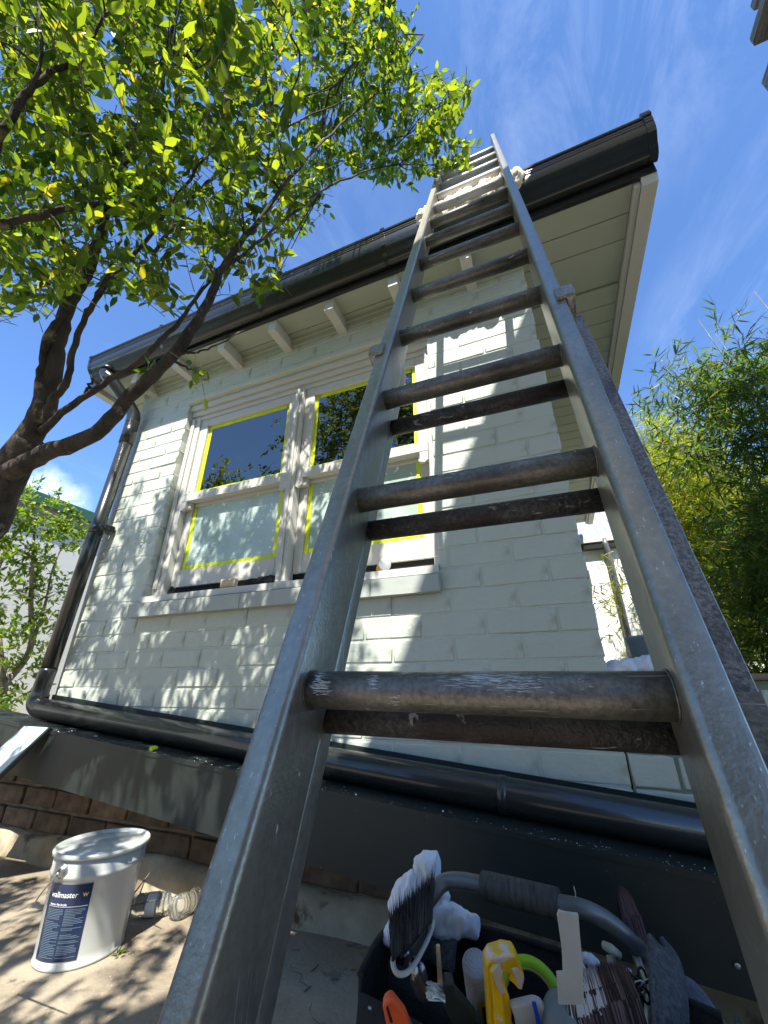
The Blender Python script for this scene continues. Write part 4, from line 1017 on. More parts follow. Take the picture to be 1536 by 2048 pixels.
bamboo('dark green bamboo nearest the ladder, leaves against the sky', (1.25, 1.25, .715), cn, cl, m_bam, m_bam_o, 290, 21, .092)
cl = []
dense([(1275, 850), (1330, 860), (1420, 930), (1560, 1000), (1560, 1340), (1400, 1340), (1360, 1240), (1330, 1150), (1290, 980)], 2.2, 3.2, 230, .20, 14, cl)
bamboo('sunlit yellow green bamboo behind the dark bamboo', (1.9, 2.9, .715), [(1.7, 2.8, 3.1, -.1, .1), (2.0, 3.0, 3.3, -.2, 0), (1.5, 2.7, 2.9, 0, .1), (2.3, 2.9, 3.4, -.2, .1)], cl, m_ybam, m_bam_o, 0, 22, .10, per=10)
cl = []
for u, v, a, c_ in ((1222, 1120, .10, 6), (1232, 1150, .12, 8), (1240, 1180, .12, 9), (1225, 1205, .10, 5), (1250, 1220, .14, 9), (1245, 1255, .12, 8), (1262, 1280, .14, 8), (1275, 1200, .2, 10)): cl.append((PY(u, v, 2.9), (a, a, a), c_))
bamboo('thin bamboo sprays in front of the white rear wall', (.85, 2.9, .715), [(.80, 2.9, 1.95, -.1, 0), (.9, 3.0, 1.8, -.1, 0)], cl, m_ybam, m_bam_o, 0, 23, .11, per=7)

# trees across the yard, behind the photographer: they show in the panes
for i, (x, y_, h, s_, lab) in enumerate(((-7.9, -5.6, 6.2, 1.35, 'tall dark tree across the yard mirrored in the left pane'), (-4.3, -6.8, 4.8, 1.5, 'broad dark tree across the yard mirrored in the right pane'), (-10.2, -6.2, 5.6, 1.6, 'round dark tree at the yard end mirrored low in the left pane'), (-2.4, -7.0, 3.6, 1.3, 'low dark tree across the yard behind the ladder foot'))):
    cl = []
    for k in range(15):
        a = rnd.uniform(0, 6.28); rr_ = rnd.uniform(0, s_)
        cl.append(((x+math.cos(a)*rr_*(.45+.55*(k/15)), y_+math.sin(a)*rr_*(.45+.55*(k/15)), h+.3-3.0*k/15-rnd.uniform(0, .5)), (.42, .42, .36), 34))
    shrub('yard_tree', lab, 'tree', (x, y_, 0), [([(x, y_, 0), (x+.1, y_, h*.5), (x, y_+.1, h)], .12)], cl, .12, m_leaf, None, 0, 60+i, per=6, group='trees across the yard', barkm=m_bark)
bh = thing('sky_blocker_building', 'plain building added unseen behind the photographer to block sky light', 'building', (3, -6.5, 0))  # unseen block added to cut the sky light reaching the wall
P_(MB().box((-1.0, -11, 0), (9, -6.5, 5.0)), 'wall', mat('grey_green_render', (.16, .17, .14), .9, bump=.4, bscale=8, var=.1), bh)
P_(MB().prism([(-1.3, 5.0), (9.3, 5.0), (4.0, 6.6)], (0, 0, 0), (1, 0, 0), (0, 0, 1), (0, -1, 0), 6.3, 11.2), 'roof', m_greyroof, bh)
for i in range(4): P_(MB().box((-.3+i*2.4, -6.49, 3.0), (.9+i*2.4, -6.46, 4.3)), 'window', m_dark, bh)
fence = thing('unseen_paling_fence', 'grey paling fence added unseen behind the photographer to darken reflections', 'fence', (-2, -8.2, 0))  # out-of-view fence added to darken reflections
pm = MB().box((0, 0, 0), (.095, .018, 1.75), .002).build('paling', m_timber, fence); pm.location = (-10-(-2), 0, 0)
for i in range(1, 130):
    o = pm.copy(); COL.objects.link(o); o.location = (-8+i*.1, rnd.uniform(-.003, .003), rnd.uniform(-.01, .01)); o.parent = fence

# ------------------------------------------------------------------ paint pail
bk = Vector((-1.575, -.365, 0)); BH = .255; RB, RTp = .112, .126
pail = thing('paint_pail', 'white metal paint pail with navy label standing on the concrete', 'paint pail', bk)
p_ = MB(); p_.lathe([(RB-.002, 0), (RB+.001, .003), (RB+.001, .008), (RB-.001, .010), (RB, .03), (RTp-.006, .195), (RTp-.001, .200), (RTp, .204), (RTp-.001, .208), (RTp-.003, .212), (RTp-.001, BH-.010)], bk, seg=64); p_.build('body', m_pail, pail)
p_ = MB(); p_.lathe([(RTp, BH-.013), (RTp+.005, BH-.011), (RTp+.006, BH-.004), (RTp+.003, BH+.001), (RTp-.002, BH), (RTp-.006, BH-.006), (RTp-.018, BH-.007), (RTp-.022, BH-.004), (.001, BH-.003)], bk, seg=64); p_.build('lid', m_pail, pail)
def rad_at(h): return RB+(RTp-.006-RB)*(h-.03)/(.165)
# facing angle of the camera
ca = math.atan2(CAM.y-bk.y, CAM.x-bk.x)
def wrap(a, h, off): return bk+Vector((math.cos(a)*(rad_at(h)+off), math.sin(a)*(rad_at(h)+off), h))
A0, A1, H0, H1 = ca-1.12, ca-.02, .022, .188    # left to right as seen
def patch(name, s0, s1, h0, h1, off, m, n=24, par=None):
    vs = []; fs = []
    for i in range(n+1):
        a = A0+(A1-A0)*(s0+(s1-s0)*i/n)
        vs += [wrap(a, h0, off), wrap(a, h1, off)]
    for i in range(n): fs.append((2*i, 2*i+2, 2*i+3, 2*i+1))
    return mesh_obj(name, vs, fs, m, par, True)
lab = patch('label', 0, 1, H0, H1, .0012, m_navy, par=pail)
def text_mesh(s, size, f, m, name='lettering', par=None, shear=0):
    cu = bpy.data.curves.new(name, 'FONT'); cu.body = s; cu.size = size; cu.shear = shear; cu.resolution_u = 3; cu.offset = .00012
    o = bpy.data.objects.new(name, cu); COL.objects.link(o)
    dg = bpy.context.evaluated_depsgraph_get(); me = bpy.data.meshes.new_from_object(o.evaluated_get(dg)); bpy.data.objects.remove(o)
    bm = bmesh.new(); bm.from_mesh(me); bmesh.ops.subdivide_edges(bm, edges=[e for e in bm.edges if e.calc_length() > size*.5], cuts=2); bm.to_mesh(me); bm.free()
    for v in me.vertices: v.co = f(v.co.x, v.co.y)
    me.materials.clear(); me.materials.append(m)
    o = bpy.data.objects.new(name, me); COL.objects.link(o); o.parent = par
    if par: o.matrix_parent_inverse = abs_mat(par).inverted()
    return o
arc = (A1-A0)*.118
def fl(x0, h0): return lambda x, y_: wrap(A0+(x0+x/arc)*(A1-A0), h0+y_, .0028)
text_mesh('wallmaster', .0185, fl(.13, .159), m_ltext, par=lab, shear=.08)
w_ = MB()
for k, x0 in enumerate((.82, .88)):
    pass
text_mesh('w', .019, fl(.845, .160), m_gold, par=lab)
patch('print_rule', .12, .98, .1385, .1392, .0026, m_ltext, par=lab)
text_mesh('Interior Flat Acrylic', .0068, fl(.16, .1415), m_ltext, par=lab).name = 'lettering'
fp = []
h = .132; kk = 0
fv = []; ff_ = []
while h > .028:
    for s0, s1 in ((.12, .52), (.56, .95)):
        if rnd.random() < .12: continue
        e = s1-rnd.choice((0, 0, .05, .16))
        n2 = 6; b0 = len(fv)
        for i in range(n2+1):
            a = A0+(A1-A0)*(s0+(e-s0)*i/n2); fv += [wrap(a, h, .0022), wrap(a, h+.0016, .0022)]
        for i in range(n2): ff_.append((b0+2*i, b0+2*i+2, b0+2*i+3, b0+2*i+1))
    h -= .0034
mesh_obj('fine_print', fv, ff_, m_fine, lab)
ea = ca-.80
ec = bk+Vector((math.cos(ea), math.sin(ea), 0))*(RTp-.002)+Vector((0, 0, .219)); en = Vector((math.cos(ea), math.sin(ea), 0))
MB().lathe([(.019, 0), (.018, .003), (.014, .005), (.012, .011), (.008, .012), (.0075, .006)], ec, en, 24).build('handle_ear', m_steel, pail)
# wire handle hanging to the left
tn = Vector((-math.sin(ea), math.cos(ea), 0))
hw = [ec+en*.012]
pts_h = [ec+en*.010, ec+en*.016+Vector((0, 0, -.012))-tn*.006]
for k in range(1, 9):
    t_ = k/8; aa = ea-t_*math.pi
    pts_h.append(bk+Vector((math.cos(aa), math.sin(aa), 0))*(RTp+.014)+Vector((0, 0, .219-.125*math.sin(math.pi*t_)**.8-.0)))
MB().tube(bezier(pts_h, 4), .0024, 8).build('wire_handle', m_steel, pail)
g_ = pts_h[4]; g2 = pts_h[5]
MB().tube([pts_h[3], g_, g2], .007, 10).build('handle_grip', m_pwhite, pail)
# plant at its foot
def tuft(c, n, ln, m, name, label, cat, seed):
    r4 = random.Random(seed); o = thing(name, label, cat, c)
    P = []; D = []; Nn = []; Ls = []
    for i in range(n): P.append(Vector(c)+Vector((r4.gauss(0, ln*.25), r4.gauss(0, ln*.25), .002))); D.append(Vector((r4.gauss(0, 1), r4.gauss(0, 1), r4.uniform(.2, 1.2)))); Nn.append(Vector((0, 0, 1))+rv3(r4, .2)); Ls.append(ln*r4.uniform(.6, 1.1))
    foliage('leaf', P, D, Nn, Ls, m, o)['kind'] = 'part'
    del o.children[0]['kind']
    return o
tuft(PZ(236, 1912, 0), 12, .022, m_shrub, 'weed', 'small green weed sprouting at the foot of the paint pail', 'weed', 2)

# ------------------------------------------------------------------ clear plastic bottles and dry bits by the footing
for lab_, a, b_, grp in (('clear plastic drink bottle lying behind the pail', (268, 1812), (345, 1805), 1), ('clear ribbed plastic bottle lying against the footing near the ladder', (345, 1818), (402, 1792), 2)):
    p0 = PZ(*a, .032); p1 = PZ(*b_, .032)
    d_ = (p1-p0); ln = d_.length; d_.normalize(); bt = thing('plastic_bottle', lab_, 'bottle', (p0.x, p0.y, 0))
    pr = [(.004, 0), (.026, .002), (.031, .01)]
    nrib = 8
    for i in range(nrib): h_ = .014+(ln*.72)*i/nrib; pr += [(.0315, h_), (.0315, h_+.006), (.0295, h_+.009)]
    pr += [(.031, ln*.80), (.024, ln*.90), (.013, ln*.96), (.013, ln)]
    MB().lathe(pr, p0, d_, 24).build('bottle_body', m_pet, bt)
    MB().lathe([(.015, 0), (.0155, .012), (.004, .0125)], p0+d_*ln, d_, 16).build('cap', m_pwhite if grp == 1 else m_beige, bt)
    if grp == 1: MB().lathe([(.0325, ln*.35), (.0325, ln*.6)], p0, d_, 24, cap=False).build('label', m_ltext, bt)
st = thing('dry_twigs', 'broken dry twigs and bark scraps behind the pail', 'twigs', PZ(270, 1790, 0))
for a, b_ in (((262, 1795), (300, 1745)), ((275, 1800), (290, 1760)), ((262, 1812), (310, 1800)), ((280, 1795), (330, 1780))):
    MB().tube([PZ(*a, .03), PZ(*b_, .05).lerp(PZ(*b_, .12), .6)], [.003, .0015], 6).build('twig', m_twig, st)
MB().box((0, 0, 0), (.09, .03, .006), .001).build('bark_scrap', m_wood, st)
st.children[-1].location = (-.05, -.03, .035); st.children[-1].rotation_euler = (.3, .2, .4)
# leaves and specks on the ground
for i, (u, v, s_) in enumerate(((716, 1906, .022), (700, 1938, .018))):
    c = PZ(u, v, .003); o = thing('fallen_leaf', ('small yellow fallen leaf on the concrete left of the tool bag', 'small brown curled scrap on the concrete beside the tool bag')[i], 'leaf', c)
    foliage('blade', [c], [Vector((1, .3, .1))], [Vector((0, 0, 1))], [s_], m_leafdry, o); del o.children[0]['kind']
for i, (a, b_) in enumerate((((622, 1943), (637, 1930)), ((608, 1983), (622, 1972)), ((535, 1975), (560, 1970)))):
    tag(MB().tube([PZ(*a, .003), PZ(*b_, .004)], .0015, 5).build('fallen_twig', m_twig), ('short dark twig on the concrete between ladder and tool bag', 'thin dark twig lower on the concrete beside the ladder rail', 'faint thin twig lying half behind the left ladder rail')[i], 'twig')
r5 = random.Random(5); gv = []; gf = []
for i in range(900):
    u, v = r5.uniform(0, 780), r5.uniform(1690, 2048); c = PZ(u, v, .001)
    if c.y > -.04 or (c-bk).length < .13: continue
    s_ = r5.uniform(.0006, .0022); b0 = len(gv); gv += [(c.x+s_, c.y, 0), (c.x-s_*.5, c.y+s_, 0), (c.x-s_*.5, c.y-s_, 0), (c.x, c.y, s_*1.3)]; gf += [(b0, b0+1, b0+3), (b0+1, b0+2, b0+3), (b0+2, b0, b0+3)]
stuff(tag(mesh_obj('grit', gv, gf, m_foot), 'fine grit scattered over the concrete', 'grit'))
gv = []; gf = []
for i in range(230):
    x = r5.uniform(-2.3, .3); y_ = -.2+abs(r5.gauss(0, .035))
    if y_ > -.12: continue
    z_ = ledge_z(x)+.001; s_ = r5.uniform(.0006, .0018) if i % 40 else .004; b0 = len(gv)
    gv += [(x+s_, y_, z_), (x-s_*.5, y_+s_, z_), (x-s_*.5, y_-s_, z_), (x, y_, z_+s_)]; gf += [(b0, b0+1, b0+3), (b0+1, b0+2, b0+3), (b0+2, b0, b0+3)]
stuff(tag(mesh_obj('paint_flakes', gv, gf, m_ltext), 'white paint flakes sprinkled on the dark ledge', 'paint flakes'))
c = PY(308, 1492, -.165); c.z = ledge_z(c.x)+.008
tag(lump('tape_scrap', [(c, (.016, .010, .008), (0, 0, .3)), (c+Vector((.002, -.012, -.006)), (.007, .008, .010), (0, 0, 0))], m_tape, None, .002, 60, .002, 1), 'crumpled scrap of yellow-green tape on the dark ledge', 'tape scrap')
c = PY(190, 1476, -.15); c.z = ledge_z(c.x)+.003
tag(lump('paint_chip', [(c, (.009, .006, .002), (0, 0, .3))], m_ltext, None, .001, 60, .0015, 1), 'large white paint chip on the ledge near the downpipe', 'paint chip')

# ------------------------------------------------------------------ board leaning on the ledge at the left
tl, tr = PY(50, 1446, -.215), PY(98, 1448, -.215)
tl.z = tr.z = ledge_z(-2.3)+.012
dn = Vector((-.34, -.30, -.62))
b_l, b_r = tl+dn*.95, tr+dn*.95
nn = (tr-tl).cross(dn).normalized(); nn = nn if nn.z > 0 else -nn
bd = thing('leaning_board', 'pale blue painted board leaning on the dark ledge at far left', 'board', (b_l.x, b_l.y, 0))
P_(MB().hexa([b_l-nn*.018, b_r-nn*.018, tr-nn*.018, tl-nn*.018, b_l, b_r, tr, tl]), 'panel', m_boardp, bd)
e_ = (tr-tl).normalized()
P_(MB().hexa([b_r-nn*.020+e_*.001, b_r-nn*.020+e_*.012, tr-nn*.020+e_*.012, tr-nn*.020+e_*.001, b_r-nn*.003+e_*.001, b_r-nn*.003+e_*.012, tr-nn*.003+e_*.012, tr-nn*.003+e_*.001]), 'edge_strip', m_charmat, bd)

# ------------------------------------------------------------------ things on the window sill
c = PY(456, 1165, .0); tag(MB().box((c.x-.05, .0, 1.1575), (c.x+.04, .028, 1.200), .003).build('timber_block', m_wood), 'small raw timber block on the sill under the left window', 'timber block')
c = PY(515, 1160, .02); tag(lump('grey_cloth', [((c.x-.04, .03, 1.176), (.04, .018, .016), (0, 0, 0)), ((c.x+.03, .03, 1.180), (.045, .018, .018), (0, 0, 0)), ((c.x+.07, .03, 1.182), (.02, .016, .018), (0, 0, 0))], m_bag, None, .006, 50, .004, 2), 'black crumpled cloth on the sill right of the timber block', 'cloth')
c = PY(345, 1176, .04); tag(MB().box((c.x-.02, .03, 1.162), (c.x+.03, .05, 1.190), .003).tube([(c.x-.005, .03, 1.185), (c.x+.02, .02, 1.195)], .008, 8).build('sash_stop', m_charmat), 'small dark metal stop at the left end of the sill', 'sash stop')
c = PY(770, 1132, .02); rt = thing('sealant_tub', 'white capped orange tub lying on the sill under the right window', 'tub', (c.x, .02, 1.155))
ax = Vector((.55, -.80, .03)).normalized(); c0 = Vector((c.x-.012, .03, 1.183))
P_(MB().lathe([(.020, -.045), (.023, -.04), (.023, .0), (.024, .012)], c0, ax, 24), 'body', m_orange, rt); rt.children[0].data.materials[0] = mat('orange_tub', (.75, .33, .03), .4)
P_(MB().lathe([(.0265, .0125), (.0275, .016), (.0275, .030), (.025, .033), (.001, .033)], c0, ax, 28), 'cap', m_pwhite, rt)

# ------------------------------------------------------------------ white cloth and bucket on the low wall
tag(lump('dust_sheet', [((.055, .05, .762), (.055, .035, .026), (0, 0, 0)), ((.12, .06, .766), (.05, .035, .030), (0, 0, 0)), ((.01+.02, .03, .752), (.03, .02, .012), (0, 0, 0))], m_cloth, None, .008, 34, .004, 9), 'folded white cloth on the low wall beside the house corner', 'cloth')
wbk = thing('white_bucket', 'small white plastic bucket standing behind the folded cloth', 'bucket', (.21, .42, .715))
P_(MB().lathe([(.060, 0), (.062, .004), (.080, .165), (.084, .168), (.084, .178), (.081, .178), (.078, .17), (.06, .012), (.001, .011)], (.21, .42, .715), seg=32), 'body', m_pwhite, wbk)
P_(MB().tube(bezier([(.128, .40, .88), (.115, .37, .83), (.13, .34, .79), (.17, .335, .775)], 4), .002, 6), 'wire_handle', m_steel, wbk)

# ------------------------------------------------------------------ tool bag
BC = Vector((-.265, -.605, 0)); E1 = Vector((.973, -.230, 0)).normalized(); E2 = Vector((.230, .973, 0)).normalized(); EZ = Vector((0, 0, 1))
def bp(a, b_, z): return BC+E1*a+E2*b_+EZ*z
bag = thing('tool_bag', 'open black canvas tool bag with tubular handle standing behind the right ladder rail', 'tool bag', BC)
HLn, HW, HZ = .245, .118, .262
pb = MB()
def panel(mb, pts, th, nrm):
    nrm = Vector(nrm)*th; mb.hexa([p for p in pts]+[p+nrm for p in pts])
def soft(name, f, nu, nv, m, par, th=.006):
    """sheet from f(s,t) with thickness"""
    vs = []; fs = []
    for j in range(nv+1):
        for i in range(nu+1): vs.append(f(i/nu, j/nv))
    for j in range(nv):
        for i in range(nu): a = j*(nu+1)+i; fs.append((a, a+1, a+nu+2, a+nu+1))
    o = mesh_obj(name, vs, fs, m, par, True)
    md = o.modifiers.new('thick', 'SOLIDIFY'); md.thickness = th; md.offset = 0
    return o
def sag(s, t_, k): return .006*noise.noise(Vector((s*5+k, t_*4, k)))
soft('back_panel', lambda s, t_: bp(-HLn+2*HLn*s, HW+.012*math.sin(math.pi*s)*t_+sag(s, t_, 1), HZ*t_*(1+.03*math.sin(3.1*s))), 16, 8, m_bag, bag)
soft('front_panel', lambda s, t_: bp(-HLn+2*HLn*s, -HW-.02*math.sin(math.pi*t_)+sag(s, t_, 2), (HZ-.02)*t_), 16, 8, m_bag, bag)
soft('side_panel', lambda s, t_: bp(-HLn-.022*math.sin(math.pi*s)*t_, -HW+2*HW*s, (HZ+.015*math.sin(math.pi*s))*t_), 10, 8, m_bag, bag)
soft('side_panel', lambda s, t_: bp(HLn+.012*math.sin(math.pi*s)*t_, -HW+2*HW*s, (HZ+.035*math.sin(math.pi*s))*t_), 10, 8, m_bag, bag)
P_(MB().box((-.24, -.11, .002), (.24, .11, .012)), 'base', m_bag, bag); bag.children[-1].matrix_basis = Matrix((E1, E2, EZ)).transposed().to_4x4()
# piping on the rim, seams, pockets
P_(MB().tube([bp(-HLn+2*HLn*s/16, HW+.012*math.sin(math.pi*s/16), HZ*(1+.03*math.sin(3.1*s/16))) for s in range(17)], .0055, 8), 'rim_piping', m_bag, bag)
P_(MB().tube([bp(-HLn-.022*math.sin(math.pi*s/10), -HW+2*HW*s/10, HZ+.015*math.sin(math.pi*s/10)) for s in range(11)], .0055, 8), 'rim_piping', m_bag, bag)
soft('inner_pocket', lambda s, t_: bp(-HLn+.01+.20*s, -.048+.02*math.sin(math.pi*s)-.03*s, .08+(HZ-.085)*t_-.035*s*t_), 10, 6, m_bag, bag)
soft('corner_flap', lambda s, t_: bp(-HLn-.018+.11*s, HW*.35+.07*t_*(1-s*.5), HZ-.004+.02*math.sin(math.pi*t_)-.03*(1-t_)), 8, 6, m_strap, bag)
soft('end_strap', lambda s, t_: bp(HLn-.035+.052*s, HW*.55-.19*(1-t_)-.0, HZ-.02+.055*math.sin(math.pi*(.15+.75*t_))-.01*abs(s-.5)), 6, 12, m_strap, bag, .008)
soft('end_strap', lambda s, t_: bp(HLn+.022+.012*math.sin(6*t_), HW*.5-.13*s, HZ+.022-.26*t_+.01), 5, 10, m_strap, bag, .006)
lE = bezier([PZ(1300, 1872, .335), PZ(1302, 1930, .325), PZ(1307, 2000, .305), PZ(1312, 2100, .27)], 5); rE = bezier([PZ(1322, 1876, .325), PZ(1352, 1915, .31), PZ(1368, 1975, .29), PZ(1376, 2100, .25)], 5)
soft('webbing_strap', lambda s, t_: lE[int(round(t_*15))].lerp(rE[int(round(t_*15))], s)-FW*.018*(1-(2*s-1)**2)*1.0, 8, 15, m_strap, bag, .007)
P_(MB().tube(lE, .004, 8), 'strap_edge', m_strap, bag); P_(MB().tube(rE, .004, 8), 'strap_edge', m_strap, bag)
sn = MB(); c = bp(-HLn+.035, -.03, HZ+.004); sn.lathe([(.0065, 0), (.006, .0025), (.001, .003)], c, (c-CAM)*-1, 14); sn.build('press_stud', m_steel, bag)
hpth = [bp(-HLn+.01, .01, .20), PZ(842, 1835, .315), PZ(866, 1788, .35), PZ(890, 1764, .365), PZ(925, 1762, .37), PZ(965, 1770, .37), PZ(1040, 1788, .37), PZ(1118, 1808, .37), PZ(1165, 1818, .368), PZ(1215, 1842, .35), PZ(1262, 1884, .32), PZ(1300, 1935, .28), bp(HLn-.015, .0, .20)]
hb = MB().tube(bezier(hpth, 6), .0135, 16).build('handle', m_tube, bag)
gp_ = MB().tube(bezier([hpth[5], hpth[6], hpth[7]], 8), .0215, 22).build('grip', m_grip, hb)

# ---- contents of the bag: every tool a thing of its own
tag(lump('painters_cloth', [(PZ(853, 1748, .36), (.022, .018, .040), (.1, .25, 0)), (PZ(815, 1795, .32), (.024, .018, .045), (0, .6, 0)), (PZ(872, 1805, .30), (.026, .020, .045), (0, -.3, 0)), (PZ(915, 1842, .285), (.038, .020, .020), (0, .1, 0)), (PZ(885, 1840, .285), (.028, .02, .028), (0, 0, 0)), (PZ(795, 1850, .29), (.014, .016, .035), (0, .5, 0))], m_cloth, None, .011, 30, .003, 5), 'white cloth draped over the back left rim of the tool bag', 'cloth')
blk = thing('block_brush', 'black bristled block brush with cream back in the left of the tool bag', 'brush', PZ(820, 1940, .28))
q0 = [(788, 1905, .335), (786, 1930, .325), (797, 1948, .318), (820, 1940, .318), (845, 1900, .325), (862, 1862, .335), (866, 1838, .345)]
hp_ = [PZ(*a) for a in q0]; vw = (CAM-hp_[3]).normalized()
soft('handle', lambda s, t_: bezier(hp_, 6)[int(round(s*36))]+vw*(-.030+.034*t_), 36, 4, m_beige, blk, .007)
bm_ = MB(); r6 = random.Random(8)
cen_ = PZ(826, 1850, .365)
for i in range(4200):
    s = r6.random(); k = int(s*35); a = bezier(hp_, 6)[min(k+1, 36)]; tgt = PZ(780+88*s, 1832-78*s+r6.uniform(-10, 10), .385)+vw*r6.uniform(-.03, .016)
    a = PZ(784+80*s, 1925-80*s+r6.uniform(-40, 0), .335+r6.uniform(0, .02))+vw*r6.uniform(-.03, .012)
    d_ = (tgt-a)*(1.35 if r6.random() < .12 else 1); x_ = d_.cross(vw).normalized()*.0010
    bm_.add([a-x_, a+x_, a+d_*r6.uniform(.75, 1.08)+rv3(r6, .002)], [(0, 1, 2)])
core = [PZ(790, 1900, .335), PZ(802, 1918, .33), PZ(840, 1872, .335), PZ(856, 1845, .345), PZ(852, 1790, .375), PZ(838, 1792, .375), PZ(808, 1828, .365), PZ(792, 1860, .35)]
n_ = len(core); bm_.add([c-vw*.028 for c in core]+[c-vw*.002 for c in core], [tuple(range(n_)), tuple(range(n_, 2*n_))]+[(i, (i+1) % n_, n_+(i+1) % n_, n_+i) for i in range(n_)])
o = bm_.build('bristles', m_bb2, blk, fix=False); stuff(o)
ro = thing('foam_roller', 'grey mini foam roller sleeve with yellow label standing in the tool bag', 'roller', PZ(950, 1990, .16))
ta, ba = PZ(950, 1925, .305), PZ(972, 2090, .17); axr = (ta-ba).normalized(); lr = (ta-ba).length
P_(MB().lathe([(.0005, lr), (.0195, lr), (.0205, lr-.003), (.0205, 0)], ba, axr, 28), 'sleeve', m_roll, ro)
sdv = axr.cross(vw).normalized(); fwv = sdv.cross(axr).normalized(); fwv = fwv if fwv.dot(vw) > 0 else -fwv
sx = fwv.cross(axr); sx = sx if sx.dot(RT) > 0 else -sx
def rw(an, h, off): return ba+axr*h+(fwv*math.cos(an)+sx*math.sin(an))*(.0205+off)
def rpatch(n, a0, a1, h0, h1, off, m, par):
    vs = []; fs = []
    for i in range(11): a = a0+(a1-a0)*i/10; vs += [rw(a, h0, off), rw(a, h1, off)]
    for i in range(10): fs.append((2*i, 2*i+2, 2*i+3, 2*i+1))
    return mesh_obj(n, vs, fs, m, par, True)
yl = rpatch('label', -.35, 1.5, lr-.105, lr-.040, .0008, m_ylab, ro)
rpatch('label_block', -.12, .50, lr-.100, lr-.050, .0014, m_black, yl)
text_mesh('vit', .017, lambda x, y_: rw(-.02+.42*(1-(y_/.017))-.02, lr-.098+x*1.25+.008, .0022), m_ltext, par=yl)
ys = thing('yellow_scraper', 'yellow plastic tube squeezer smeared with filler in the tool bag', 'tool', PZ(1005, 2000, .2))
cp = PZ(1005, 1985, .31); vx = RT; vy = UP; vz = -vw
def pol(pix, z=.31):
    Dp = (PZ(1005, 1985, z)-CAM).dot(FW); return [PD(u, v, Dp) for u, v in pix]
def slab(name, pix, th, m, par, z=.31, bev=.003, tilt=0):
    c = pol(pix, z); n_ = len(c); mb = MB(); off = -FW*th
    mb.add([p for p in c]+[p-off for p in c], [tuple(range(n_)), tuple(range(n_, 2*n_))]+[(i, (i+1) % n_, n_+(i+1) % n_, n_+i) for i in range(n_)])
    o = mb.build(name, m, par); md = o.modifiers.new('b', 'BEVEL'); md.width = bev; md.segments = 2; md.limit_method = 'ANGLE'
    return o
slab('body', [(971, 1935), (982, 1918), (1003, 1912), (1008, 1909), (1032, 1913), (1040, 1928), (1050, 1955), (1046, 1975), (1038, 1982), (1028, 1970), (1018, 1962), (1020, 1950), (1008, 1948), (1012, 1975), (1020, 2000), (1024, 2030), (1024, 2080), (980, 2080), (975, 2000)], .022, m_yel, ys)
slab('rib', [(980, 1945), (990, 1935), (1000, 1940), (1004, 1980), (1012, 2060), (990, 2060), (986, 2000)], .006, m_yel, ys, z=.318, bev=.002)
slab('filler_smear', [(984, 1945), (996, 1930), (1006, 1945), (1004, 1965), (1012, 1985), (1002, 1990), (992, 1970)], .003, m_beige, ys, z=.322, bev=.001)
slab('filler_smear', [(1024, 1940), (1036, 1938), (1049, 1958), (1044, 1980), (1036, 1978), (1032, 1960)], .003, m_beige, ys, z=.322, bev=.001)
gt = thing('green_tape_roll', 'roll of lime green tape standing among the tools', 'tape roll', PZ(1060, 2010, .2))
gc = PZ(1062, 2012, .268); ga = (CAM-gc).normalized()
P_(MB().lathe([(.038, -.012), (.0525, -.012), (.0525, .012), (.038, .012), (.038, -.012)], gc-ga*.012, ga, 48, cap=False), 'tape', m_gtape, gt)
P_(MB().lathe([(.0355, -.012), (.0378, -.012), (.0378, .0122), (.0355, .0122), (.0355, -.012)], gc-ga*.012, ga, 48, cap=False), 'core', m_card, gt)
tu = thing('white_sealant_sachet', 'white and blue striped sachet lying over the green tape roll', 'sachet', PZ(1062, 2035, .24))
slab('body', [(1020, 2014), (1043, 2008), (1070, 2002), (1085, 2008), (1105, 2035), (1110, 2090), (1040, 2090), (1030, 2040)], .010, m_pwhite, tu, z=.315, bev=.004)
slab('stripe', [(1064, 2006), (1072, 2005), (1082, 2045), (1084, 2080), (1076, 2080), (1072, 2040)], .002, m_blue, tu, z=.3195, bev=.0004)
gb = thing('grey_bottle_end', 'grey blue rounded plastic case between the sachet and the big brush', 'case', PZ(1125, 2030, .24))
lump_o = lump('shell', [(PZ(1122, 2045, .28), (.026, .022, .035), (0, .2, 0))], m_grayp, None, .0, 10, .003); lump_o.parent = gb; lump_o.matrix_parent_inverse = abs_mat(gb).inverted()
og = thing('orange_knife', 'orange handled knife in the front left pocket of the tool bag', 'knife', PZ(785, 2030, .25))
slab('handle', [(765, 2018), (769, 2008), (782, 1999), (788, 2004), (812, 2034), (830, 2080), (778, 2080)], .014, m_orange, og, z=.325, bev=.004)
slab('slot', [(772, 2016), (776, 2014), (786, 2046), (780, 2046)], .002, m_black, og, z=.332, bev=.0004)
slab('blade', [(812, 2032), (818, 2040), (838, 2080), (830, 2080)], .003, m_steel, og, z=.322, bev=.0005)
rw_ = thing('ratchet', 'black oval ratchet head with white paint smears beside the wire brush', 'ratchet', PZ(838, 1955, .27))
rc = PZ(838, 1957, .30)
mrat = mat('paint_smeared_black', (.012, .012, .014), .4, col2=(.62, .62, .64), vscale=42, ramp=(.54, .60))
o = lump('head', [(rc, (.014, .010, .025), (0, -.35, 0))], mrat, None, .001, 80, .002); o.parent = rw_; o.matrix_parent_inverse = abs_mat(rw_).inverted()
P_(MB().lathe([(.006, 0), (.0055, .004), (.001, .0045)], PZ(829, 1941, .312), vw, 16), 'knob', m_wire, rw_)
wb_ = thing('wire_brush', 'small wire brush with black handle and pale bristles in the tool bag', 'brush', PZ(885, 1995, .26))
mb = MB()
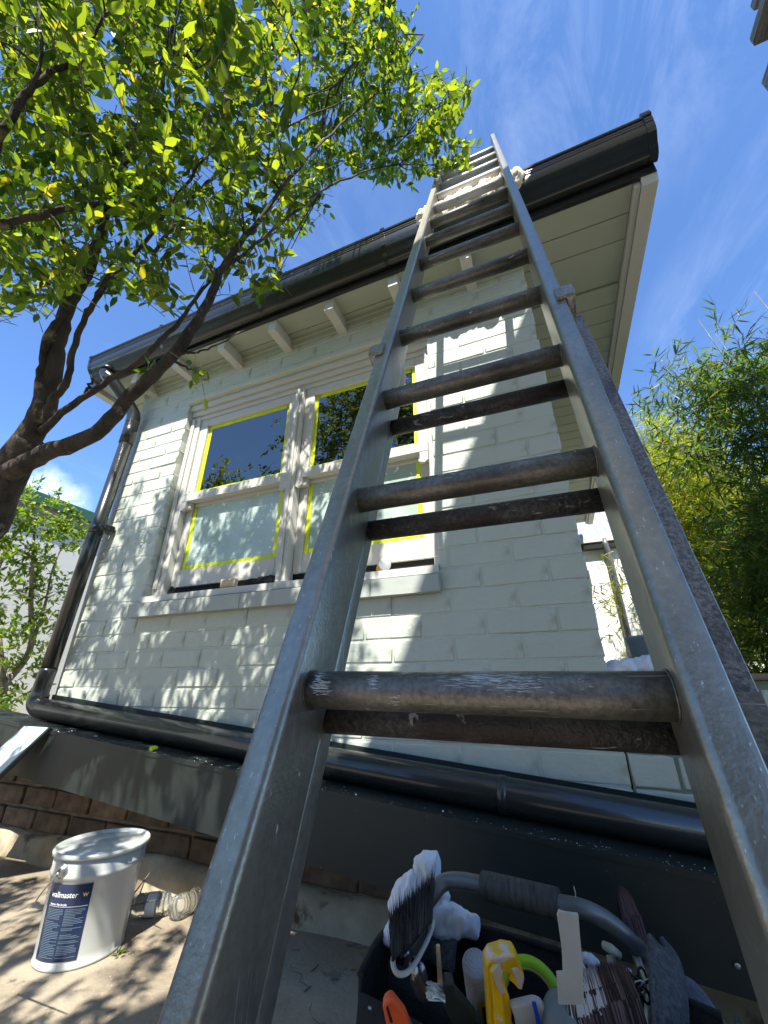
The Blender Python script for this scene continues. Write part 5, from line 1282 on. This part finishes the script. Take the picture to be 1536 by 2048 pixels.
for i in range(70):
    a = PZ(890, 1968+38*r6.random(), .295)+vw*r6.uniform(-.006, .006); b2 = PZ(856+r6.uniform(-4, 6), 1962+38*r6.random(), .302)+vw*r6.uniform(-.006, .006)
    mb.tube([a, b2], .0011, 4)
stuff(mb.build('bristles', m_wire, wb_, fix=False))
slab('handle', [(889, 1966), (908, 1968), (912, 1990), (955, 2040), (950, 2080), (920, 2080), (888, 2018)], .016, m_charmat, wb_, z=.30, bev=.003)
sk = thing('timber_stick', 'thin timber paint stirrer in the shadow of the bag', 'stick', PZ(880, 1930, .2))
slab('stick', [(872, 1893), (880, 1892), (886, 1970), (876, 1970)], .004, m_wood, sk, z=.27, bev=.001)
ps = thing('white_strip', 'white plastic strip with a torn curled tip standing in the bag', 'strip', PZ(1140, 1900, .2))
slab('strip', [(1115, 1832), (1118, 1822), (1134, 1826), (1157, 1829), (1161, 1880), (1166, 1930), (1168, 2010), (1118, 2010), (1114, 1946), (1127, 1945), (1125, 1900)], .003, m_pwhite, ps, z=.34, bev=.0006)
P_(MB().tube(bezier([PZ(1146, 1828, .358), PZ(1149, 1805, .375), PZ(1151, 1788, .388), PZ(1147, 1772, .40)], 4), [.0045]*5+[.002]*7+[.0006], 6, flat=.4), 'torn_tip', m_pwhite, ps)
def brush(label, root, tip, w0, w1, m_b, mtip, seed, cnt, white=0, th=.010):
    th_ = thing('paint_brush', label, 'paint brush', root, 'paint brushes in the tool bag'); r7 = random.Random(seed)
    d_ = tip-root; sdw = d_.cross(vw).normalized(); mb_ = MB(); mt = MB()
    for i in range(cnt):
        s = r7.uniform(-1, 1); z_ = r7.uniform(-1, 1); a = root+sdw*s*w0+vw*z_*th; L_ = r7.uniform(.82, 1.02)*(1-.10*abs(s)**2)
        b2 = root+d_*L_+sdw*(s*w1+r7.gauss(0, .0016))+vw*z_*th*.5
        tgt = mt if (white and s < .1 and r7.random() < .55) else mb_
        mid = a.lerp(b2, .55)+sdw*s*.004
        x_ = sdw*.0011
        mb_.add([a-x_, a+x_, mid+x_, mid-x_], [(0, 1, 2, 3)]); tgt.add([mid-x_, mid+x_, b2], [(0, 1, 2)])
    # solid core so that it reads as a dense tuft
    c8 = []
    for s, L_ in ((-1, 0), (1, 0), (1, .78), (-1, .82)):
        c8.append(root+d_*L_*.93+sdw*s*(w0+(w1-w0)*L_)*.80)
    mb_.hexa([c-vw*th*.8 for c in c8]+[c+vw*th*.6 for c in c8])
    stuff(mb_.build('bristles', m_b, th_, fix=False))
    if white: stuff(mt.build('bristle_tips', mtip, th_, fix=False))
    dn_ = -d_.normalized()
    P_(MB().hexa([root+sdw*w0*s+vw*th*z_ for s, z_ in ((-1.05, -1.1), (1.05, -1.1), (1.05, 1.1), (-1.05, 1.1))]+[root+dn_*.05+sdw*w0*s+vw*th*z_ for s, z_ in ((-1.05, -1.1), (1.05, -1.1), (1.05, 1.1), (-1.05, 1.1))]), 'ferrule', m_steel, th_)
    P_(MB().tube([root+dn_*.05, root+dn_*.09, root+dn_*.14], [.012, .008, .009], 10), 'handle', m_wood, th_)
    return th_
m_tip = mat('white_painted_tips', (.50, .54, .60), .7)
brush('wide dark paint brush with white crusted tips, bristles up in the bag', PZ(1232, 2110, .25), PZ(1182, 1930, .345), .050, .046, m_pb2, m_tip, 4, 5200, 1, .013)
brush('narrow purple bristled paint brush standing highest beside the handle end', PZ(1283, 1905, .29), PZ(1240, 1772, .38), .014, .010, m_pb3, m_tip, 5, 1500, 0, .007)
lumpw = lump('tip_crust', [(PZ(1152, 1938, .335), (.012, .007, .012), (0, .6, 0)), (PZ(1136, 1962, .325), (.010, .006, .012), (0, .6, 0)), (PZ(1180, 1922, .338), (.012, .007, .007), (0, .2, 0))], m_tip, None, .003, 120, .002)
bb = [o for o in bpy.data.objects if o.name == 'paint_brush'][0]; lumpw.parent = bb; lumpw.matrix_parent_inverse = abs_mat(bb).inverted()
hk = thing('cream_hook', 'cream plastic T-shaped hook sticking out of the bag', 'hook', PZ(1222, 1930, .25))
P_(MB().tube(bezier([PZ(1232, 1975, .27), PZ(1226, 1940, .29), PZ(1222, 1912, .305)], 4), [.0065]*9, 8).tube([PZ(1207, 1890, .318), PZ(1222, 1898, .318), PZ(1240, 1912, .31)], [.0055, .007, .0055], 10), 'hook', mat('cream_hook_plastic', (.52, .52, .42), .5), hk)
ch = thing('chain', 'short tangled dark wire and chain at the right end of the bag', 'chain', PZ(1270, 1960, .26))
for i, (u, v) in enumerate(((1245, 1952), (1258, 1958), (1270, 1965), (1280, 1975), (1290, 1990), (1298, 1972), (1285, 1955))):
    c = PZ(u, v, .30); mb = MB(); a = Vector((math.cos(i*1.3), .3, math.sin(i*1.3))).normalized(); b2 = a.cross(vw).normalized()
    mb.tube([c+a*math.cos(t_*.785)*.011+b2*math.sin(t_*.785)*.006 for t_ in range(9)], .0018, 6); mb.build('link', m_steel if i % 2 else m_charmat, ch)
P_(MB().tube(bezier([PZ(1270, 1890, .30), PZ(1278, 1925, .30), PZ(1296, 1975, .29), PZ(1294, 2060, .27)], 5), .005, 8), 'cord', m_wire, ch)
dn2 = lump('denim_cloth', [(PZ(1392, 2040, .20), (.035, .03, .05), (0, 0, 0)), (PZ(1400, 2080, .16), (.05, .04, .06), (0, 0, 0))], m_denim, None, .004, 20, .005); tag(dn2, 'blue grey denim cloth bulging at the right end of the bag', 'cloth')
# screw in the cladding
c = PY(1475, 1932, -.2035); tag(MB().lathe([(.006, 0), (.005, .003), (.001, .0035)], (c.x, -.2035, c.z), (0, -1, 0), 10).build('cladding_screw', m_steel), 'small screw head in the dark cladding at right', 'screw')
